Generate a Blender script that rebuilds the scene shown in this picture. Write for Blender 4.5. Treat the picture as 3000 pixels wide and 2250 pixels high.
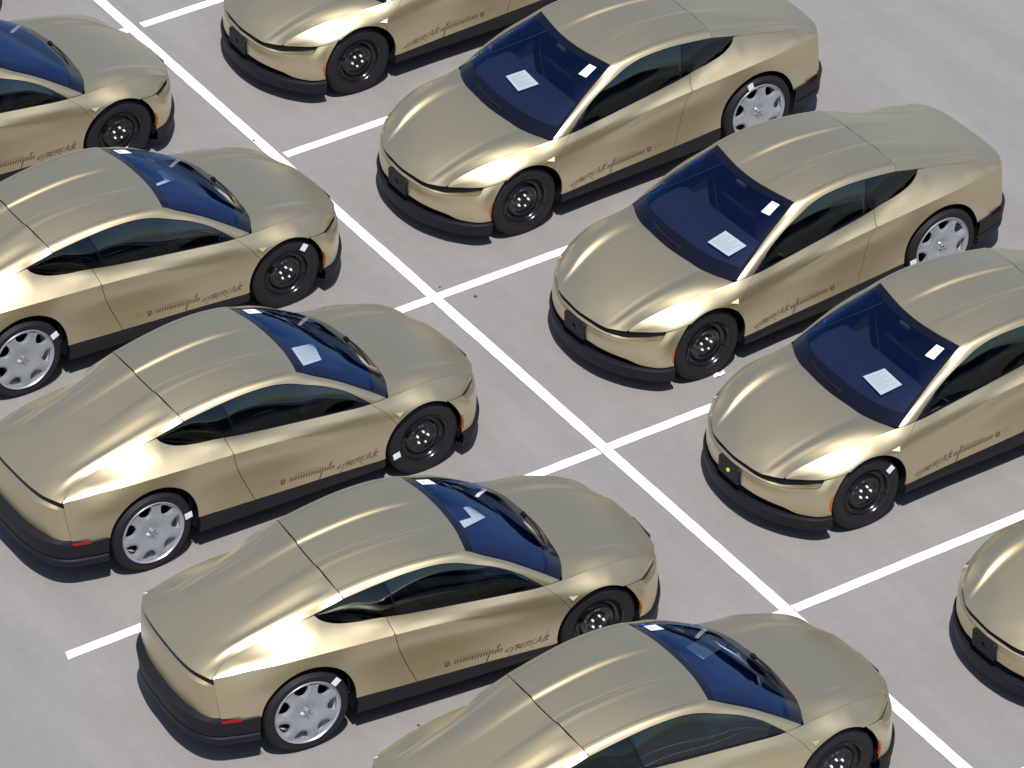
import bpy, bmesh, math, random
import numpy as np
from mathutils import Vector, Matrix
from mathutils.geometry import delaunay_2d_cdt

random.seed(7)
rng = np.random.default_rng(11)
R = math.radians
for o in list(bpy.data.objects):
    bpy.data.objects.remove(o)
S = bpy.context.scene
C = S.collection
YO = -41.0                                   # the measured lot is shifted so the cars stand round the origin

# ------------------------------------------------------------------ camera, sky, sun, exposure
cd = bpy.data.cameras.new('camera')
cd.sensor_fit = 'HORIZONTAL'
cd.sensor_width = 36.0
cd.lens = 16384.1 / 3000.0 * 36.0
cd.clip_start = 1.0
cd.clip_end = 3000.0
cam = bpy.data.objects.new('camera', cd)
C.objects.link(cam)
cam.location = (0, YO, 28.715)
cam.rotation_euler = (math.pi / 2 - 0.60803, 0.00105 * 0, 0)
S.camera = cam

SUN_EL, SUN_AZ = R(66.0), R(-84.0)            # azimuth measured from +X, counter-clockwise
w = bpy.data.worlds.new('World')
S.world = w
w.use_nodes = True
nt = w.node_tree
nt.nodes.clear()
sky = nt.nodes.new('ShaderNodeTexSky')
sky.sky_type = 'NISHITA'
sky.sun_disc = False
sky.sun_elevation = SUN_EL
sky.sun_rotation = math.pi / 2 - SUN_AZ
sky.air_density = 1.0
sky.dust_density = 0.7
bg = nt.nodes.new('ShaderNodeBackground')
bg.inputs['Strength'].default_value = 0.11
wo = nt.nodes.new('ShaderNodeOutputWorld')
nt.links.new(sky.outputs[0], bg.inputs[0])
nt.links.new(bg.outputs[0], wo.inputs[0])

sd = bpy.data.lights.new('sun', 'SUN')
sd.energy = 5.0
sd.angle = R(0.53)
sd.color = (1.0, 0.965, 0.925)
sun = bpy.data.objects.new('sun', sd)
C.objects.link(sun)
sdir = Vector((math.cos(SUN_EL) * math.cos(SUN_AZ), math.cos(SUN_EL) * math.sin(SUN_AZ), math.sin(SUN_EL)))
sun.rotation_euler = sdir.to_track_quat('Z', 'Y').to_euler()

S.view_settings.view_transform = 'Standard'
S.view_settings.look = 'None'
S.view_settings.exposure = 0.0
S.view_settings.gamma = 1.0
S.view_settings.use_curve_mapping = False
S.cycles.max_bounces = 8
S.cycles.transparent_max_bounces = 12

# ------------------------------------------------------------------ materials
def new_mat(name):
    m = bpy.data.materials.new(name)
    m.use_nodes = True
    n = m.node_tree
    n.nodes.clear()
    out = n.nodes.new('ShaderNodeOutputMaterial')
    return m, n, out

def N(n, typ, **kw):
    x = n.nodes.new(typ)
    for k, v in kw.items():
        if k.startswith('i_'):
            x.inputs[k[2:].replace('_', ' ')].default_value = v
        else:
            setattr(x, k, v)
    return x

def ramp(n, fac, stops):
    r = n.nodes.new('ShaderNodeValToRGB')
    while len(r.color_ramp.elements) > 1:
        r.color_ramp.elements.remove(r.color_ramp.elements[-1])
    r.color_ramp.elements[0].position = stops[0][0]
    r.color_ramp.elements[0].color = (*stops[0][1], 1)
    for p, c in stops[1:]:
        e = r.color_ramp.elements.new(p)
        e.color = (*c, 1)
    n.links.new(fac, r.inputs[0])
    return r.outputs[0]

def simple(name, col, rough, metal=0.0, noise=0.0, scale=60.0, bump=0.0, coat=0.0, spec=0.5):
    m, n, out = new_mat(name)
    b = N(n, 'ShaderNodeBsdfPrincipled')
    b.inputs['Roughness'].default_value = rough
    b.inputs['Metallic'].default_value = metal
    b.inputs['Coat Weight'].default_value = coat
    b.inputs['Specular IOR Level'].default_value = spec
    if noise > 0 or bump > 0:
        tc = N(n, 'ShaderNodeTexCoord')
        nz = N(n, 'ShaderNodeTexNoise', i_Scale=scale, i_Detail=4.0)
        n.links.new(tc.outputs['Object'], nz.inputs['Vector'])
        lo = tuple(c * (1 - noise) for c in col)
        hi = tuple(min(1, c * (1 + noise)) for c in col)
        n.links.new(ramp(n, nz.outputs[0], [(0.3, lo), (0.7, hi)]), b.inputs['Base Color'])
        if bump > 0:
            bp = N(n, 'ShaderNodeBump', i_Strength=bump, i_Distance=0.002)
            n.links.new(nz.outputs[0], bp.inputs['Height'])
            n.links.new(bp.outputs[0], b.inputs['Normal'])
    else:
        b.inputs['Base Color'].default_value = (*col, 1)
    n.links.new(b.outputs[0], out.inputs[0])
    return m

def paint_mat():
    m, n, out = new_mat('satin_gold_paint')
    b = N(n, 'ShaderNodeBsdfPrincipled')
    b.inputs['Metallic'].default_value = 1.0
    b.inputs['Coat Weight'].default_value = 1.0
    b.inputs['Coat IOR'].default_value = 2.4
    b.inputs['Coat Roughness'].default_value = 0.36
    b.inputs['Roughness'].default_value = 0.36
    tc = N(n, 'ShaderNodeTexCoord')
    nz = N(n, 'ShaderNodeTexNoise', i_Scale=420.0, i_Detail=2.0)
    n.links.new(tc.outputs['Object'], nz.inputs['Vector'])
    n.links.new(ramp(n, nz.outputs[0], [(0.3, (0.56, 0.449, 0.240)), (0.7, (0.615, 0.494, 0.268))]), b.inputs['Base Color'])
    n2 = N(n, 'ShaderNodeTexNoise', i_Scale=3.0, i_Detail=3.0)
    n.links.new(tc.outputs['Object'], n2.inputs['Vector'])
    mr = N(n, 'ShaderNodeMapRange')
    mr.inputs['To Min'].default_value = 0.525
    mr.inputs['To Max'].default_value = 0.555
    n.links.new(n2.outputs[0], mr.inputs[0])
    n.links.new(mr.outputs[0], b.inputs['Roughness'])
    n.links.new(b.outputs[0], out.inputs[0])
    return m

def glass_mat(name, tint, refl=1.0, ior=1.5, rtint=(1, 1, 1), film=0.0):
    m, n, out = new_mat(name)
    tr = N(n, 'ShaderNodeBsdfTransparent')
    tr.inputs[0].default_value = (*tint, 1)
    gl = N(n, 'ShaderNodeBsdfGlossy')
    gl.inputs['Roughness'].default_value = 0.015
    gl.inputs['Color'].default_value = (*rtint, 1)
    fr = N(n, 'ShaderNodeFresnel')
    fr.inputs[0].default_value = ior
    mu = N(n, 'ShaderNodeMath', operation='MULTIPLY', use_clamp=True)
    mu.inputs[1].default_value = refl
    n.links.new(fr.outputs[0], mu.inputs[0])
    ad = N(n, 'ShaderNodeMath', operation='ADD', use_clamp=True)
    ad.inputs[1].default_value = film          # heat-reflecting film: a constant extra share
    n.links.new(mu.outputs[0], ad.inputs[0])
    mx = N(n, 'ShaderNodeMixShader')
    n.links.new(ad.outputs[0], mx.inputs[0])
    n.links.new(tr.outputs[0], mx.inputs[1])
    n.links.new(gl.outputs[0], mx.inputs[2])
    n.links.new(mx.outputs[0], out.inputs[0])
    return m

def ground_mat():
    m, n, out = new_mat('sealed_grey_pavement')
    b = N(n, 'ShaderNodeBsdfPrincipled')
    b.inputs['Roughness'].default_value = 0.88
    b.inputs['Specular IOR Level'].default_value = 0.3
    tc = N(n, 'ShaderNodeTexCoord')
    fine = N(n, 'ShaderNodeTexNoise', i_Scale=70.0, i_Detail=6.0, i_Roughness=0.75)
    n.links.new(tc.outputs['Object'], fine.inputs['Vector'])
    mp = N(n, 'ShaderNodeMapping')
    mp0 = N(n, 'ShaderNodeMapping')
    mp0.inputs['Rotation'].default_value = (0, 0, R(57.4))
    n.links.new(tc.outputs['Object'], mp0.inputs['Vector'])
    mp.inputs['Scale'].default_value = (0.30, 2.4, 1)
    n.links.new(mp0.outputs[0], mp.inputs['Vector'])
    streak = N(n, 'ShaderNodeTexNoise', i_Scale=1.1, i_Detail=5.0, i_Roughness=0.6)
    n.links.new(mp.outputs[0], streak.inputs['Vector'])
    big = N(n, 'ShaderNodeTexNoise', i_Scale=0.8, i_Detail=4.0, i_Roughness=0.55)
    n.links.new(tc.outputs['Object'], big.inputs['Vector'])
    mid = N(n, 'ShaderNodeTexNoise', i_Scale=7.0, i_Detail=5.0, i_Roughness=0.6)
    n.links.new(tc.outputs['Object'], mid.inputs['Vector'])
    def mul(a, lo, hi):
        r = N(n, 'ShaderNodeMapRange')
        r.inputs['From Min'].default_value = 0.3
        r.inputs['From Max'].default_value = 0.7
        r.inputs['To Min'].default_value = lo
        r.inputs['To Max'].default_value = hi
        n.links.new(a, r.inputs[0])
        return r.outputs[0]
    def times(a, c):
        q = N(n, 'ShaderNodeMath', operation='MULTIPLY')
        n.links.new(a, q.inputs[0])
        n.links.new(c, q.inputs[1])
        return q.outputs[0]
    v = times(times(mul(fine.outputs[0], 0.86, 1.13), mul(streak.outputs[0], 0.93, 1.06)),
              times(mul(big.outputs[0], 0.96, 1.04), mul(mid.outputs[0], 0.965, 1.035)))
    vm = N(n, 'ShaderNodeVectorMath', operation='SCALE')
    vm.inputs[0].default_value = (0.236, 0.225, 0.215)
    n.links.new(v, vm.inputs['Scale'])
    # sparse pale aggregate chips
    vo = N(n, 'ShaderNodeTexVoronoi', i_Scale=16.0)
    n.links.new(tc.outputs['Object'], vo.inputs['Vector'])
    chip = N(n, 'ShaderNodeMath', operation='LESS_THAN')
    chip.inputs[1].default_value = 0.045
    n.links.new(vo.outputs['Distance'], chip.inputs[0])
    sep = N(n, 'ShaderNodeSeparateColor')
    n.links.new(vo.outputs['Color'], sep.inputs[0])
    few = N(n, 'ShaderNodeMath', operation='GREATER_THAN')
    few.inputs[1].default_value = 0.86
    n.links.new(sep.outputs[0], few.inputs[0])
    mk = times(chip.outputs[0], few.outputs[0])
    mix = N(n, 'ShaderNodeMix', data_type='RGBA')
    n.links.new(mk, mix.inputs[0])
    n.links.new(vm.outputs[0], mix.inputs[6])
    mix.inputs[7].default_value = (0.42, 0.41, 0.40, 1)
    n.links.new(mix.outputs[2], b.inputs['Base Color'])
    bp = N(n, 'ShaderNodeBump', i_Strength=0.35, i_Distance=0.004)
    n.links.new(fine.outputs[0], bp.inputs['Height'])
    n.links.new(bp.outputs[0], b.inputs['Normal'])
    n.links.new(b.outputs[0], out.inputs[0])
    return m

def line_mat():
    m, n, out = new_mat('white_road_paint')
    b = N(n, 'ShaderNodeBsdfPrincipled')
    b.inputs['Roughness'].default_value = 0.7
    tc = N(n, 'ShaderNodeTexCoord')
    nz = N(n, 'ShaderNodeTexNoise', i_Scale=20.0, i_Detail=5.0)
    n.links.new(tc.outputs['Object'], nz.inputs['Vector'])
    n.links.new(ramp(n, nz.outputs[0], [(0.3, (0.78, 0.78, 0.79)), (0.7, (0.84, 0.84, 0.84))]), b.inputs['Base Color'])
    n.links.new(b.outputs[0], out.inputs[0])
    return m

M = dict(
    paint=paint_mat(),
    black=simple('black_textured_plastic', (0.0075, 0.008, 0.0105), 0.55, noise=0.15, scale=300, bump=0.15, spec=0.32),
    gloss=simple('black_gloss_trim', (0.010, 0.011, 0.014), 0.16),
    dark=simple('dark_lining', (0.008, 0.008, 0.009), 0.9, spec=0.1),
    lamp=simple('smoked_lamp_cover', (0.008, 0.008, 0.009), 0.3, spec=0.25),
    tyre=simple('tyre_rubber', (0.0105, 0.011, 0.0125), 0.6, noise=0.2, scale=90, bump=0.1, spec=0.35),
    steel=simple('black_enamel_steel', (0.007, 0.007, 0.008), 0.17),
    alloy=simple('silver_wheel_paint', (0.42, 0.44, 0.48), 0.34, metal=0.55, noise=0.05, scale=40),
    bright=simple('bright_zinc', (0.78, 0.80, 0.82), 0.4, metal=0.2),
    hubmetal=simple('dull_hub_metal', (0.55, 0.56, 0.57), 0.3, metal=0.85),
    barrel=simple('machined_barrel', (0.80, 0.81, 0.82), 0.45, metal=0.25),
    windscreen=glass_mat('windscreen_glass', (0.78, 0.83, 0.88), refl=0.95, ior=1.45, rtint=(0.26, 0.45, 1.0), film=0.075),
    sideglass=glass_mat('side_glass', (0.46, 0.54, 0.53), refl=2.0, ior=1.52, rtint=(0.72, 0.92, 1.0)),
    quarterglass=glass_mat('quarter_glass', (0.22, 0.27, 0.28), refl=1.3, ior=1.5, rtint=(0.8, 0.94, 1.0)),
    frit=simple('black_glass_border', (0.005, 0.006, 0.014), 0.10, spec=0.35),
    cabin=simple('cabin_dark_fabric', (0.030, 0.030, 0.034), 0.8, noise=0.15, scale=60),
    dash=simple('dash_fabric_sky_tint', (0.004, 0.008, 0.030), 0.75, noise=0.15, scale=60),  # navy put into the fabric stands in for sky reflected in the windscreen
    seat=simple('seat_fabric', (0.13, 0.12, 0.11), 0.8, noise=0.1, scale=80),
    screen=simple('display_glass', (0.008, 0.009, 0.012), 0.08),
    amber=simple('amber_lens', (0.45, 0.10, 0.010), 0.25),
    red=simple('red_reflector', (0.5, 0.008, 0.008), 0.3),
    print=simple('brown_black_print', (0.07, 0.057, 0.033), 0.5),
    printf=simple('faint_brown_print', (0.16, 0.125, 0.07), 0.5),
    paper=simple('white_paper', (0.80, 0.82, 0.80), 0.7, noise=0.01, scale=30),
    ink=simple('grey_ink', (0.45, 0.47, 0.47), 0.7),
    label=simple('white_label', (0.82, 0.83, 0.84), 0.5),
    blue=simple('blue_sticker', (0.012, 0.05, 0.55), 0.4),
    lime=simple('yellow_green_plug', (0.55, 0.62, 0.03), 0.35),
    ground=ground_mat(), line=line_mat(),
    pebble=simple('dark_stone', (0.05, 0.05, 0.052), 0.85),
)

# ------------------------------------------------------------------ numeric helpers
def pchip(xs, ys):
    xs = np.asarray(xs, float); ys = np.asarray(ys, float)
    h = np.diff(xs); d = np.diff(ys) / h
    m = np.zeros(len(xs))
    if len(xs) == 2:
        m[:] = d[0]
    else:
        for i in range(1, len(xs) - 1):
            # smooth (non-limited) three-point slope, limited only where it would overshoot badly
            s = (h[i - 1] * d[i] + h[i] * d[i - 1]) / (h[i - 1] + h[i])
            m[i] = s
        m[0] = 1.5 * d[0] - 0.5 * m[1]
        m[-1] = 1.5 * d[-1] - 0.5 * m[-2]
    def f(x):
        x = np.asarray(x, float)
        xc = np.clip(x, xs[0], xs[-1])
        i = np.clip(np.searchsorted(xs, xc, side='right') - 1, 0, len(xs) - 2)
        t = (xc - xs[i]) / h[i]
        y = ((2 * t ** 3 - 3 * t ** 2 + 1) * ys[i] + (t ** 3 - 2 * t ** 2 + t) * h[i] * m[i]
             + (-2 * t ** 3 + 3 * t ** 2) * ys[i + 1] + (t ** 3 - t ** 2) * h[i] * m[i + 1])
        return y + np.where(x < xs[0], (x - xs[0]) * m[0], 0) + np.where(x > xs[-1], (x - xs[-1]) * m[-1], 0)
    return f

def curve(pts):
    """3D spline through points, parameter = normalised chord length."""
    p = np.asarray(pts, float)
    t = np.r_[0, np.cumsum(np.linalg.norm(np.diff(p, axis=0), axis=1))]
    t /= t[-1]
    fs = [pchip(t, p[:, k]) for k in range(p.shape[1])]
    return lambda s: np.stack([f(s) for f in fs], -1)

def curve_x(pts, axis=0):
    """row given over one coordinate: returns function of that coordinate -> 3D."""
    p = np.asarray(sorted(pts, key=lambda q: q[axis]), float)
    fs = [pchip(p[:, axis], p[:, k]) for k in range(3)]
    return lambda x: np.stack([f(x) for f in fs], -1)

def across(rows, v, sharp=None, sharp_at=None, mirror0=False):
    """rows: K x n x 3 sample points (one per row), v in [0, K-1] (n,). Catmull-Rom across the rows."""
    P = np.asarray(rows, float)
    K, n, _ = P.shape
    if mirror0:
        g = P[1:2] * np.array([1, -1, 1])
        P = np.concatenate([g, P]); K += 1; v = v + 1
    d = np.linalg.norm(np.diff(P, axis=0), axis=2) + 1e-5
    d = np.maximum(d, 0.004)
    T = np.concatenate([np.zeros((1, n)), np.cumsum(np.sqrt(d) if False else d, 0)])
    sl = np.diff(P, axis=0) / d[..., None]
    m = np.zeros_like(P)
    m[1:-1] = (d[:-1, :, None] * sl[1:] + d[1:, :, None] * sl[:-1]) / (d[:-1] + d[1:])[..., None]
    m[0] = 1.5 * sl[0] - 0.5 * m[1]
    m[-1] = 1.5 * sl[-1] - 0.5 * m[-2]
    ml = m.copy(); mr = m.copy()
    if sharp_at is not None:
        k = sharp_at + (1 if mirror0 else 0)
        s = sharp[:, None]
        ml[k] = m[k] * (1 - s) + s * (1.5 * sl[k - 1] - 0.5 * m[k - 1])
        mr[k] = m[k] * (1 - s) + s * (1.5 * sl[k] - 0.5 * m[k + 1])
    i = np.clip(np.floor(v).astype(int), 0, K - 2)
    t = (v - i)[:, None]
    a = np.arange(n)
    h = d[i, a][:, None]
    return ((2 * t ** 3 - 3 * t ** 2 + 1) * P[i, a] + (t ** 3 - 2 * t ** 2 + t) * h * mr[i, a]
            + (-2 * t ** 3 + 3 * t ** 2) * P[i + 1, a] + (t ** 3 - t ** 2) * h * ml[i + 1, a])

class Loft:
    """surface through row curves; f(s, v) with v = row index (fractional)."""
    def __init__(self, rows, mirror0=False, sharp=None, sharp_at=None, bulge=None):
        self.rows, self.m0, self.sharp, self.sa, self.bulge = rows, mirror0, sharp, sharp_at, bulge
    def __call__(self, s, v):
        s = np.atleast_1d(np.asarray(s, float)); v = np.atleast_1d(np.asarray(v, float))
        sg = np.where(v < 0, -1.0, 1.0)
        va = np.abs(v)
        Q = across([r(s) for r in self.rows], va, None if self.sharp is None else self.sharp(s), self.sa, self.m0)
        Q = Q.copy()
        if self.m0:
            Q[:, 1] *= sg
        if self.bulge is not None:
            Q = Q + self.bulge(s, va) * np.stack([np.ones_like(sg), sg if self.m0 else np.ones_like(sg), np.ones_like(sg)], -1)
        return Q
    def normal(self, s, v, e=1e-3):
        a = self(s + e, v) - self(s - e, v)
        b = self(s, v + e) - self(s, v - e)
        n = np.cross(a, b)
        l = np.linalg.norm(n, axis=1, keepdims=True)
        return n / np.maximum(l, 1e-12)

# ------------------------------------------------------------------ mesh builders
def link(name, me, mat, parent=None):
    o = bpy.data.objects.new(name, me)
    C.objects.link(o)
    if mat is not None and not me.materials:
        me.materials.append(mat)
    if parent is not None:
        o.parent = parent
    return o

def mesh_from(name, verts, faces, normals=None, smooth=True, mat=None):
    """normals: optional list per face of per-corner normals (or None for a face: flat)."""
    me = bpy.data.meshes.new(name)
    me.from_pydata([tuple(map(float, q)) for q in verts], [], [tuple(map(int, f)) for f in faces])
    me.update()
    if smooth:
        me.polygons.foreach_set('use_smooth', [True] * len(me.polygons))
    if normals is not None:
        flat = []
        for p, nn in zip(me.polygons, normals):
            if nn is None:
                flat += [tuple(p.normal)] * p.loop_total
            else:
                flat += [tuple(q) for q in nn]
        me.normals_split_custom_set(flat)
    if mat:
        me.materials.append(mat)
    return me

def boundary_flange(verts, faces, vnorm, depth):
    """faces that turn the open border inward by depth; returns extra verts, faces."""
    cnt = {}
    for f in faces:
        for a, b in zip(f, f[1:] + f[:1]):
            k = (min(a, b), max(a, b))
            cnt.setdefault(k, []).append((a, b))
    new = {}
    ev, ef = [], []
    base = len(verts)
    for k, l in cnt.items():
        if len(l) == 1:
            a, b = l[0]
            for q in (a, b):
                if q not in new:
                    new[q] = base + len(ev)
                    ev.append(np.asarray(verts[q]) - vnorm[q] * depth)
            ef.append((b, a, new[a], new[b]))
    return ev, ef

def grid_panel(name, surf, s0, s1, v0, v1, ns, nv, mat, depth=0.018, off=0.0, out=None, svals=None, vvals=None):
    """rectangular piece of a Loft; out: reference outward direction point test (vector)."""
    sv = np.linspace(s0, s1, ns) if svals is None else np.asarray(svals)
    vv = np.linspace(v0, v1, nv) if vvals is None else np.asarray(vvals)
    ns, nv = len(sv), len(vv)
    SS, VV = np.meshgrid(sv, vv, indexing='ij')
    s, v = SS.ravel(), VV.ravel()
    P = surf(s, v)
    Nn = surf.normal(s, v)
    c = np.asarray(out, float)
    sgn = np.sign((Nn @ c).sum())
    Nn = Nn * sgn
    P = P + Nn * off
    faces = []
    for i in range(ns - 1):
        for j in range(nv - 1):
            a, b, cc, d = i * nv + j, (i + 1) * nv + j, (i + 1) * nv + j + 1, i * nv + j + 1
            f = (a, b, cc, d)
            fn = np.cross(P[b] - P[a], P[d] - P[a])
            if fn @ Nn[a] < 0:
                f = f[::-1]
            faces.append(f)
    verts = [q for q in P]
    norms = [[Nn[q] for q in f] for f in faces]
    if depth > 0:
        ev, ef = boundary_flange(verts, faces, Nn, depth)
        verts += ev
        faces += ef
        norms += [None] * len(ef)
    return mesh_from(name, verts, faces, norms, True, mat)

def offset_poly(poly, d):
    """shrink a closed counter-clockwise/clockwise 2D polygon by d (naive vertex offset)."""
    p = np.asarray(poly, float)
    A = 0.5 * np.sum(p[:, 0] * np.roll(p[:, 1], -1) - np.roll(p[:, 0], -1) * p[:, 1])
    s = 1 if A > 0 else -1
    out = []
    n = len(p)
    for i in range(n):
        e0 = p[i] - p[i - 1]; e1 = p[(i + 1) % n] - p[i]
        n0 = np.array([-e0[1], e0[0]]) / (np.linalg.norm(e0) + 1e-9)
        n1 = np.array([-e1[1], e1[0]]) / (np.linalg.norm(e1) + 1e-9)
        b = n0 + n1
        k = 1 / max(0.5, (b @ b) / 2)
        out.append(p[i] + s * d * b * k * 0.5 * (2 / max(np.linalg.norm(b), 1e-6)) * np.linalg.norm(b) / 2 * 2 * 0.5 * 2 if False else p[i] + s * d * b / max(0.6, (b @ b) / 2))
    return np.array(out)

def resample(poly, step):
    p = np.asarray(poly, float)
    out = []
    for a, b in zip(p, np.roll(p, -1, 0)):
        k = max(1, int(np.ceil(np.linalg.norm(b - a) / step)))
        for i in range(k):
            out.append(a + (b - a) * i / k)
    return np.array(out)

def inside(poly, pts):
    x, y = pts[:, 0], pts[:, 1]
    r = np.zeros(len(pts), bool)
    j = len(poly) - 1
    for i in range(len(poly)):
        xi, yi = poly[i]; xj, yj = poly[j]
        c = ((yi > y) != (yj > y)) & (x < (xj - xi) * (y - yi) / (yj - yi + 1e-15) + xi)
        r ^= c
        j = i
    return r

def seg_dist(poly, pts):
    d = np.full(len(pts), 9.0)
    for a, b in zip(poly, np.roll(poly, -1, 0)):
        e = b - a
        t = np.clip(((pts - a) @ e) / (e @ e + 1e-15), 0, 1)
        d = np.minimum(d, np.linalg.norm(pts - a - t[:, None] * e, axis=1))
    return d

def cdt(poly, step, holes=(), lines=(), ky=1.0):
    """triangulated polygon with interior grid points; coordinates metric; lines = polylines kept as edges."""
    poly = np.asarray(poly)
    pts = [tuple(q) for q in poly]
    edges = [(i, (i + 1) % len(poly)) for i in range(len(poly))]
    for h in holes:
        b = len(pts)
        pts += [tuple(q) for q in h]
        edges += [(b + i, b + (i + 1) % len(h)) for i in range(len(h))]
    for l in lines:
        b = len(pts)
        pts += [tuple(q) for q in l]
        edges += [(b + i, b + i + 1) for i in range(len(l) - 1)]
    lo, hi = poly.min(0), poly.max(0)
    gx, gy = np.meshgrid(np.arange(lo[0], hi[0], step), np.arange(lo[1], hi[1], step * ky), indexing='ij')
    g = np.stack([gx.ravel(), gy.ravel()], -1)
    m = inside(poly, g) & (seg_dist(poly, g) > step * 0.35)
    for h in holes:
        m &= ~inside(np.asarray(h), g)
        m &= seg_dist(np.asarray(h), g) > step * 0.3
    for l in lines:
        l = np.asarray(l)
        dd = np.full(len(g), 9.0)
        for a, b in zip(l[:-1], l[1:]):
            e = b - a
            t = np.clip(((g - a) @ e) / (e @ e + 1e-15), 0, 1)
            dd = np.minimum(dd, np.linalg.norm(g - a - t[:, None] * e, axis=1))
        m &= dd > step * 0.3
    pts += [tuple(q) for q in g[m]]
    vs, es, fs, _, _, _ = delaunay_2d_cdt([Vector((float(a), float(b))) for a, b in pts], edges, [], 1, 1e-6)
    vs = np.array([tuple(q) for q in vs])
    fs = [tuple(f) for f in fs]
    cen = np.array([vs[list(f)].mean(0) for f in fs])
    ok = inside(poly, cen)
    for h in holes:
        ok &= ~inside(np.asarray(h), cen)
    return vs, [f for f, k in zip(fs, ok) if k]

class MB:
    """plain mesh collector for boxes, prisms, tubes, lathes."""
    def __init__(self):
        self.v, self.f = [], []
    def add(self, v, f):
        b = len(self.v)
        self.v += [tuple(map(float, q)) for q in v]
        self.f += [tuple(b + i for i in q) for q in f]
    def box(self, c, s, rot=None):
        v = []
        for x in (-.5, .5):
            for y in (-.5, .5):
                for z in (-.5, .5):
                    p = Vector((x * s[0], y * s[1], z * s[2]))
                    if rot is not None:
                        p = rot @ p
                    v.append((p.x + c[0], p.y + c[1], p.z + c[2]))
        self.add(v, [(0, 1, 3, 2), (4, 6, 7, 5), (0, 4, 5, 1), (2, 3, 7, 6), (0, 2, 6, 4), (1, 5, 7, 3)])
    def strip(self, rows, close=False):
        """rows: list of equal-length point lists -> quad grid."""
        k = len(rows[0])
        b = []
        for r in rows:
            b += list(r)
        f = []
        for i in range(len(rows) - 1):
            for j in range(k - (0 if close else 1)):
                j2 = (j + 1) % k
                f.append((i * k + j, i * k + j2, (i + 1) * k + j2, (i + 1) * k + j))
        self.add(b, f)
    def lathe(self, prof, n=64, axis='y'):
        """prof: list of (radius, height along the axis)."""
        rows = []
        for i in range(n):
            a = 2 * math.pi * i / n
            rows.append([(r * math.cos(a), h, r * math.sin(a)) for r, h in prof])
        rows.append(rows[0])
        self.strip(rows)
    def mesh(self, name, mat, smooth=False, weld=True, angle=35):
        bm = bmesh.new()
        vs = [bm.verts.new(q) for q in self.v]
        for f in self.f:
            if len(set(f)) > 2:
                try:
                    bm.faces.new([vs[i] for i in f])
                except ValueError:
                    pass
        if weld:
            bmesh.ops.remove_doubles(bm, verts=bm.verts, dist=1e-5)
        bmesh.ops.recalc_face_normals(bm, faces=bm.faces)
        if smooth:
            for f in bm.faces:
                f.smooth = True
            for e in bm.edges:
                if len(e.link_faces) == 2 and e.calc_face_angle(0) > R(angle):
                    e.smooth = False
        me = bpy.data.meshes.new(name)
        bm.to_mesh(me)
        bm.free()
        me.materials.append(mat)
        return me

# ------------------------------------------------------------------ the car's lines (x forward from the rear axle, y left, z up)
FA = (2.69, 0.362, 0.395)     # front wheel arch: x, z, radius
RA = (0.012, 0.402, 0.432)    # rear wheel arch

tail = curve([(-.907, 0, .925), (-.906, .15, .926), (-.899, .3, .926), (-.878, .45, .925), (-.843, .55, .922), (-.787, .652, .911)])
b0x = curve_x([(-.80, .650, .905), (-.787, .652, .911), (-.70, .607, .948), (-.62, .566, .970), (-.55, .549, .987), (-.40, .540, 1.020), (-.13, .554, 1.097),
               (.08, .582, 1.159), (.175, .603, 1.187), (.30, .618, 1.173), (.45, .642, 1.131), (.60, .683, 1.087), (.76, .726, 1.056), (.93, .743, 1.030),
               (1.137, .756, 1.002), (1.53, .776, .962), (1.82, .791, .934), (2.18, .810, .907), (2.30, .797, .896),
               (2.42, .775, .878), (2.70, .732, .857), (2.95, .690, .818), (3.10, .664, .780), (3.20, .636, .744), (3.30, .596, .690), (3.39, .547, .612)])
b1x = curve_x([(-.80, .649, .900), (-.787, .652, .906), (-.65, .688, .922), (-.50, .722, .936), (-.25, .772, .942), (0, .799, .945), (.25, .813, .938), (.80, .824, .911),
               (1.2, .833, .885), (1.65, .847, .837), (2.0, .860, .795), (2.3, .869, .765), (2.5, .873, .754), (2.7, .874, .756), (2.82, .870, .742),
               (2.92, .866, .700), (3.02, .842, .668), (3.112, .802, .647), (3.20, .735, .634), (3.30, .640, .622), (3.39, .546, .609)])
def c_row(x):
    """a hand's breadth inboard of the fold: gives the shoulder its slope."""
    a, b = b0x(x), b1x(x)
    L = np.linalg.norm(b - a, axis=1)
    k = np.minimum(1.0, L / .16)
    dy = np.interp(x, [-.8, .5, 1.2, 1.8, 2.4, 3.39], [.055, .055, .048, .030, .055, .050]) * k
    dz = np.interp(x, [-.8, -.3, .0, .2, .6, 1.2, 1.8, 2.4, 2.8, 3.39], [.036, .036, .044, .048, .056, .050, .040, .042, .042, .030]) * k
    dy = np.minimum(dy, .55 * np.maximum(b[:, 1] - a[:, 1], 0))
    dz = np.minimum(dz, .62 * np.maximum(a[:, 2] - b[:, 2], 0))
    q = b.copy()
    q[:, 1] -= dy
    q[:, 2] += dz
    f = np.clip((x - 1.0) / .9, 0, 1)
    f = (f * f * (3 - 2 * f))[:, None]
    g = a + (b - a) * .60 + np.array([0, .010, .006])
    return q * (1 - f) + g * f
def mid_row(x):
    a, b = b0x(x), c_row(x)
    k = np.interp(x, [-.79, -.55, -.3, -.05, .2, .5, .9, 1.4, 2.0, 2.4, 2.7, 3.0, 3.2, 3.39], [0, .003, .0, -.004, -.013, -.011, -.004, -.0, .001, .002, .003, .004, .004, 0])
    d = b - a
    n = np.stack([np.zeros_like(k), -d[:, 2], d[:, 1]], -1)
    n /= np.linalg.norm(n, axis=1, keepdims=True) + 1e-9
    return (a + b) / 2 + n * k[:, None]
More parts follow.
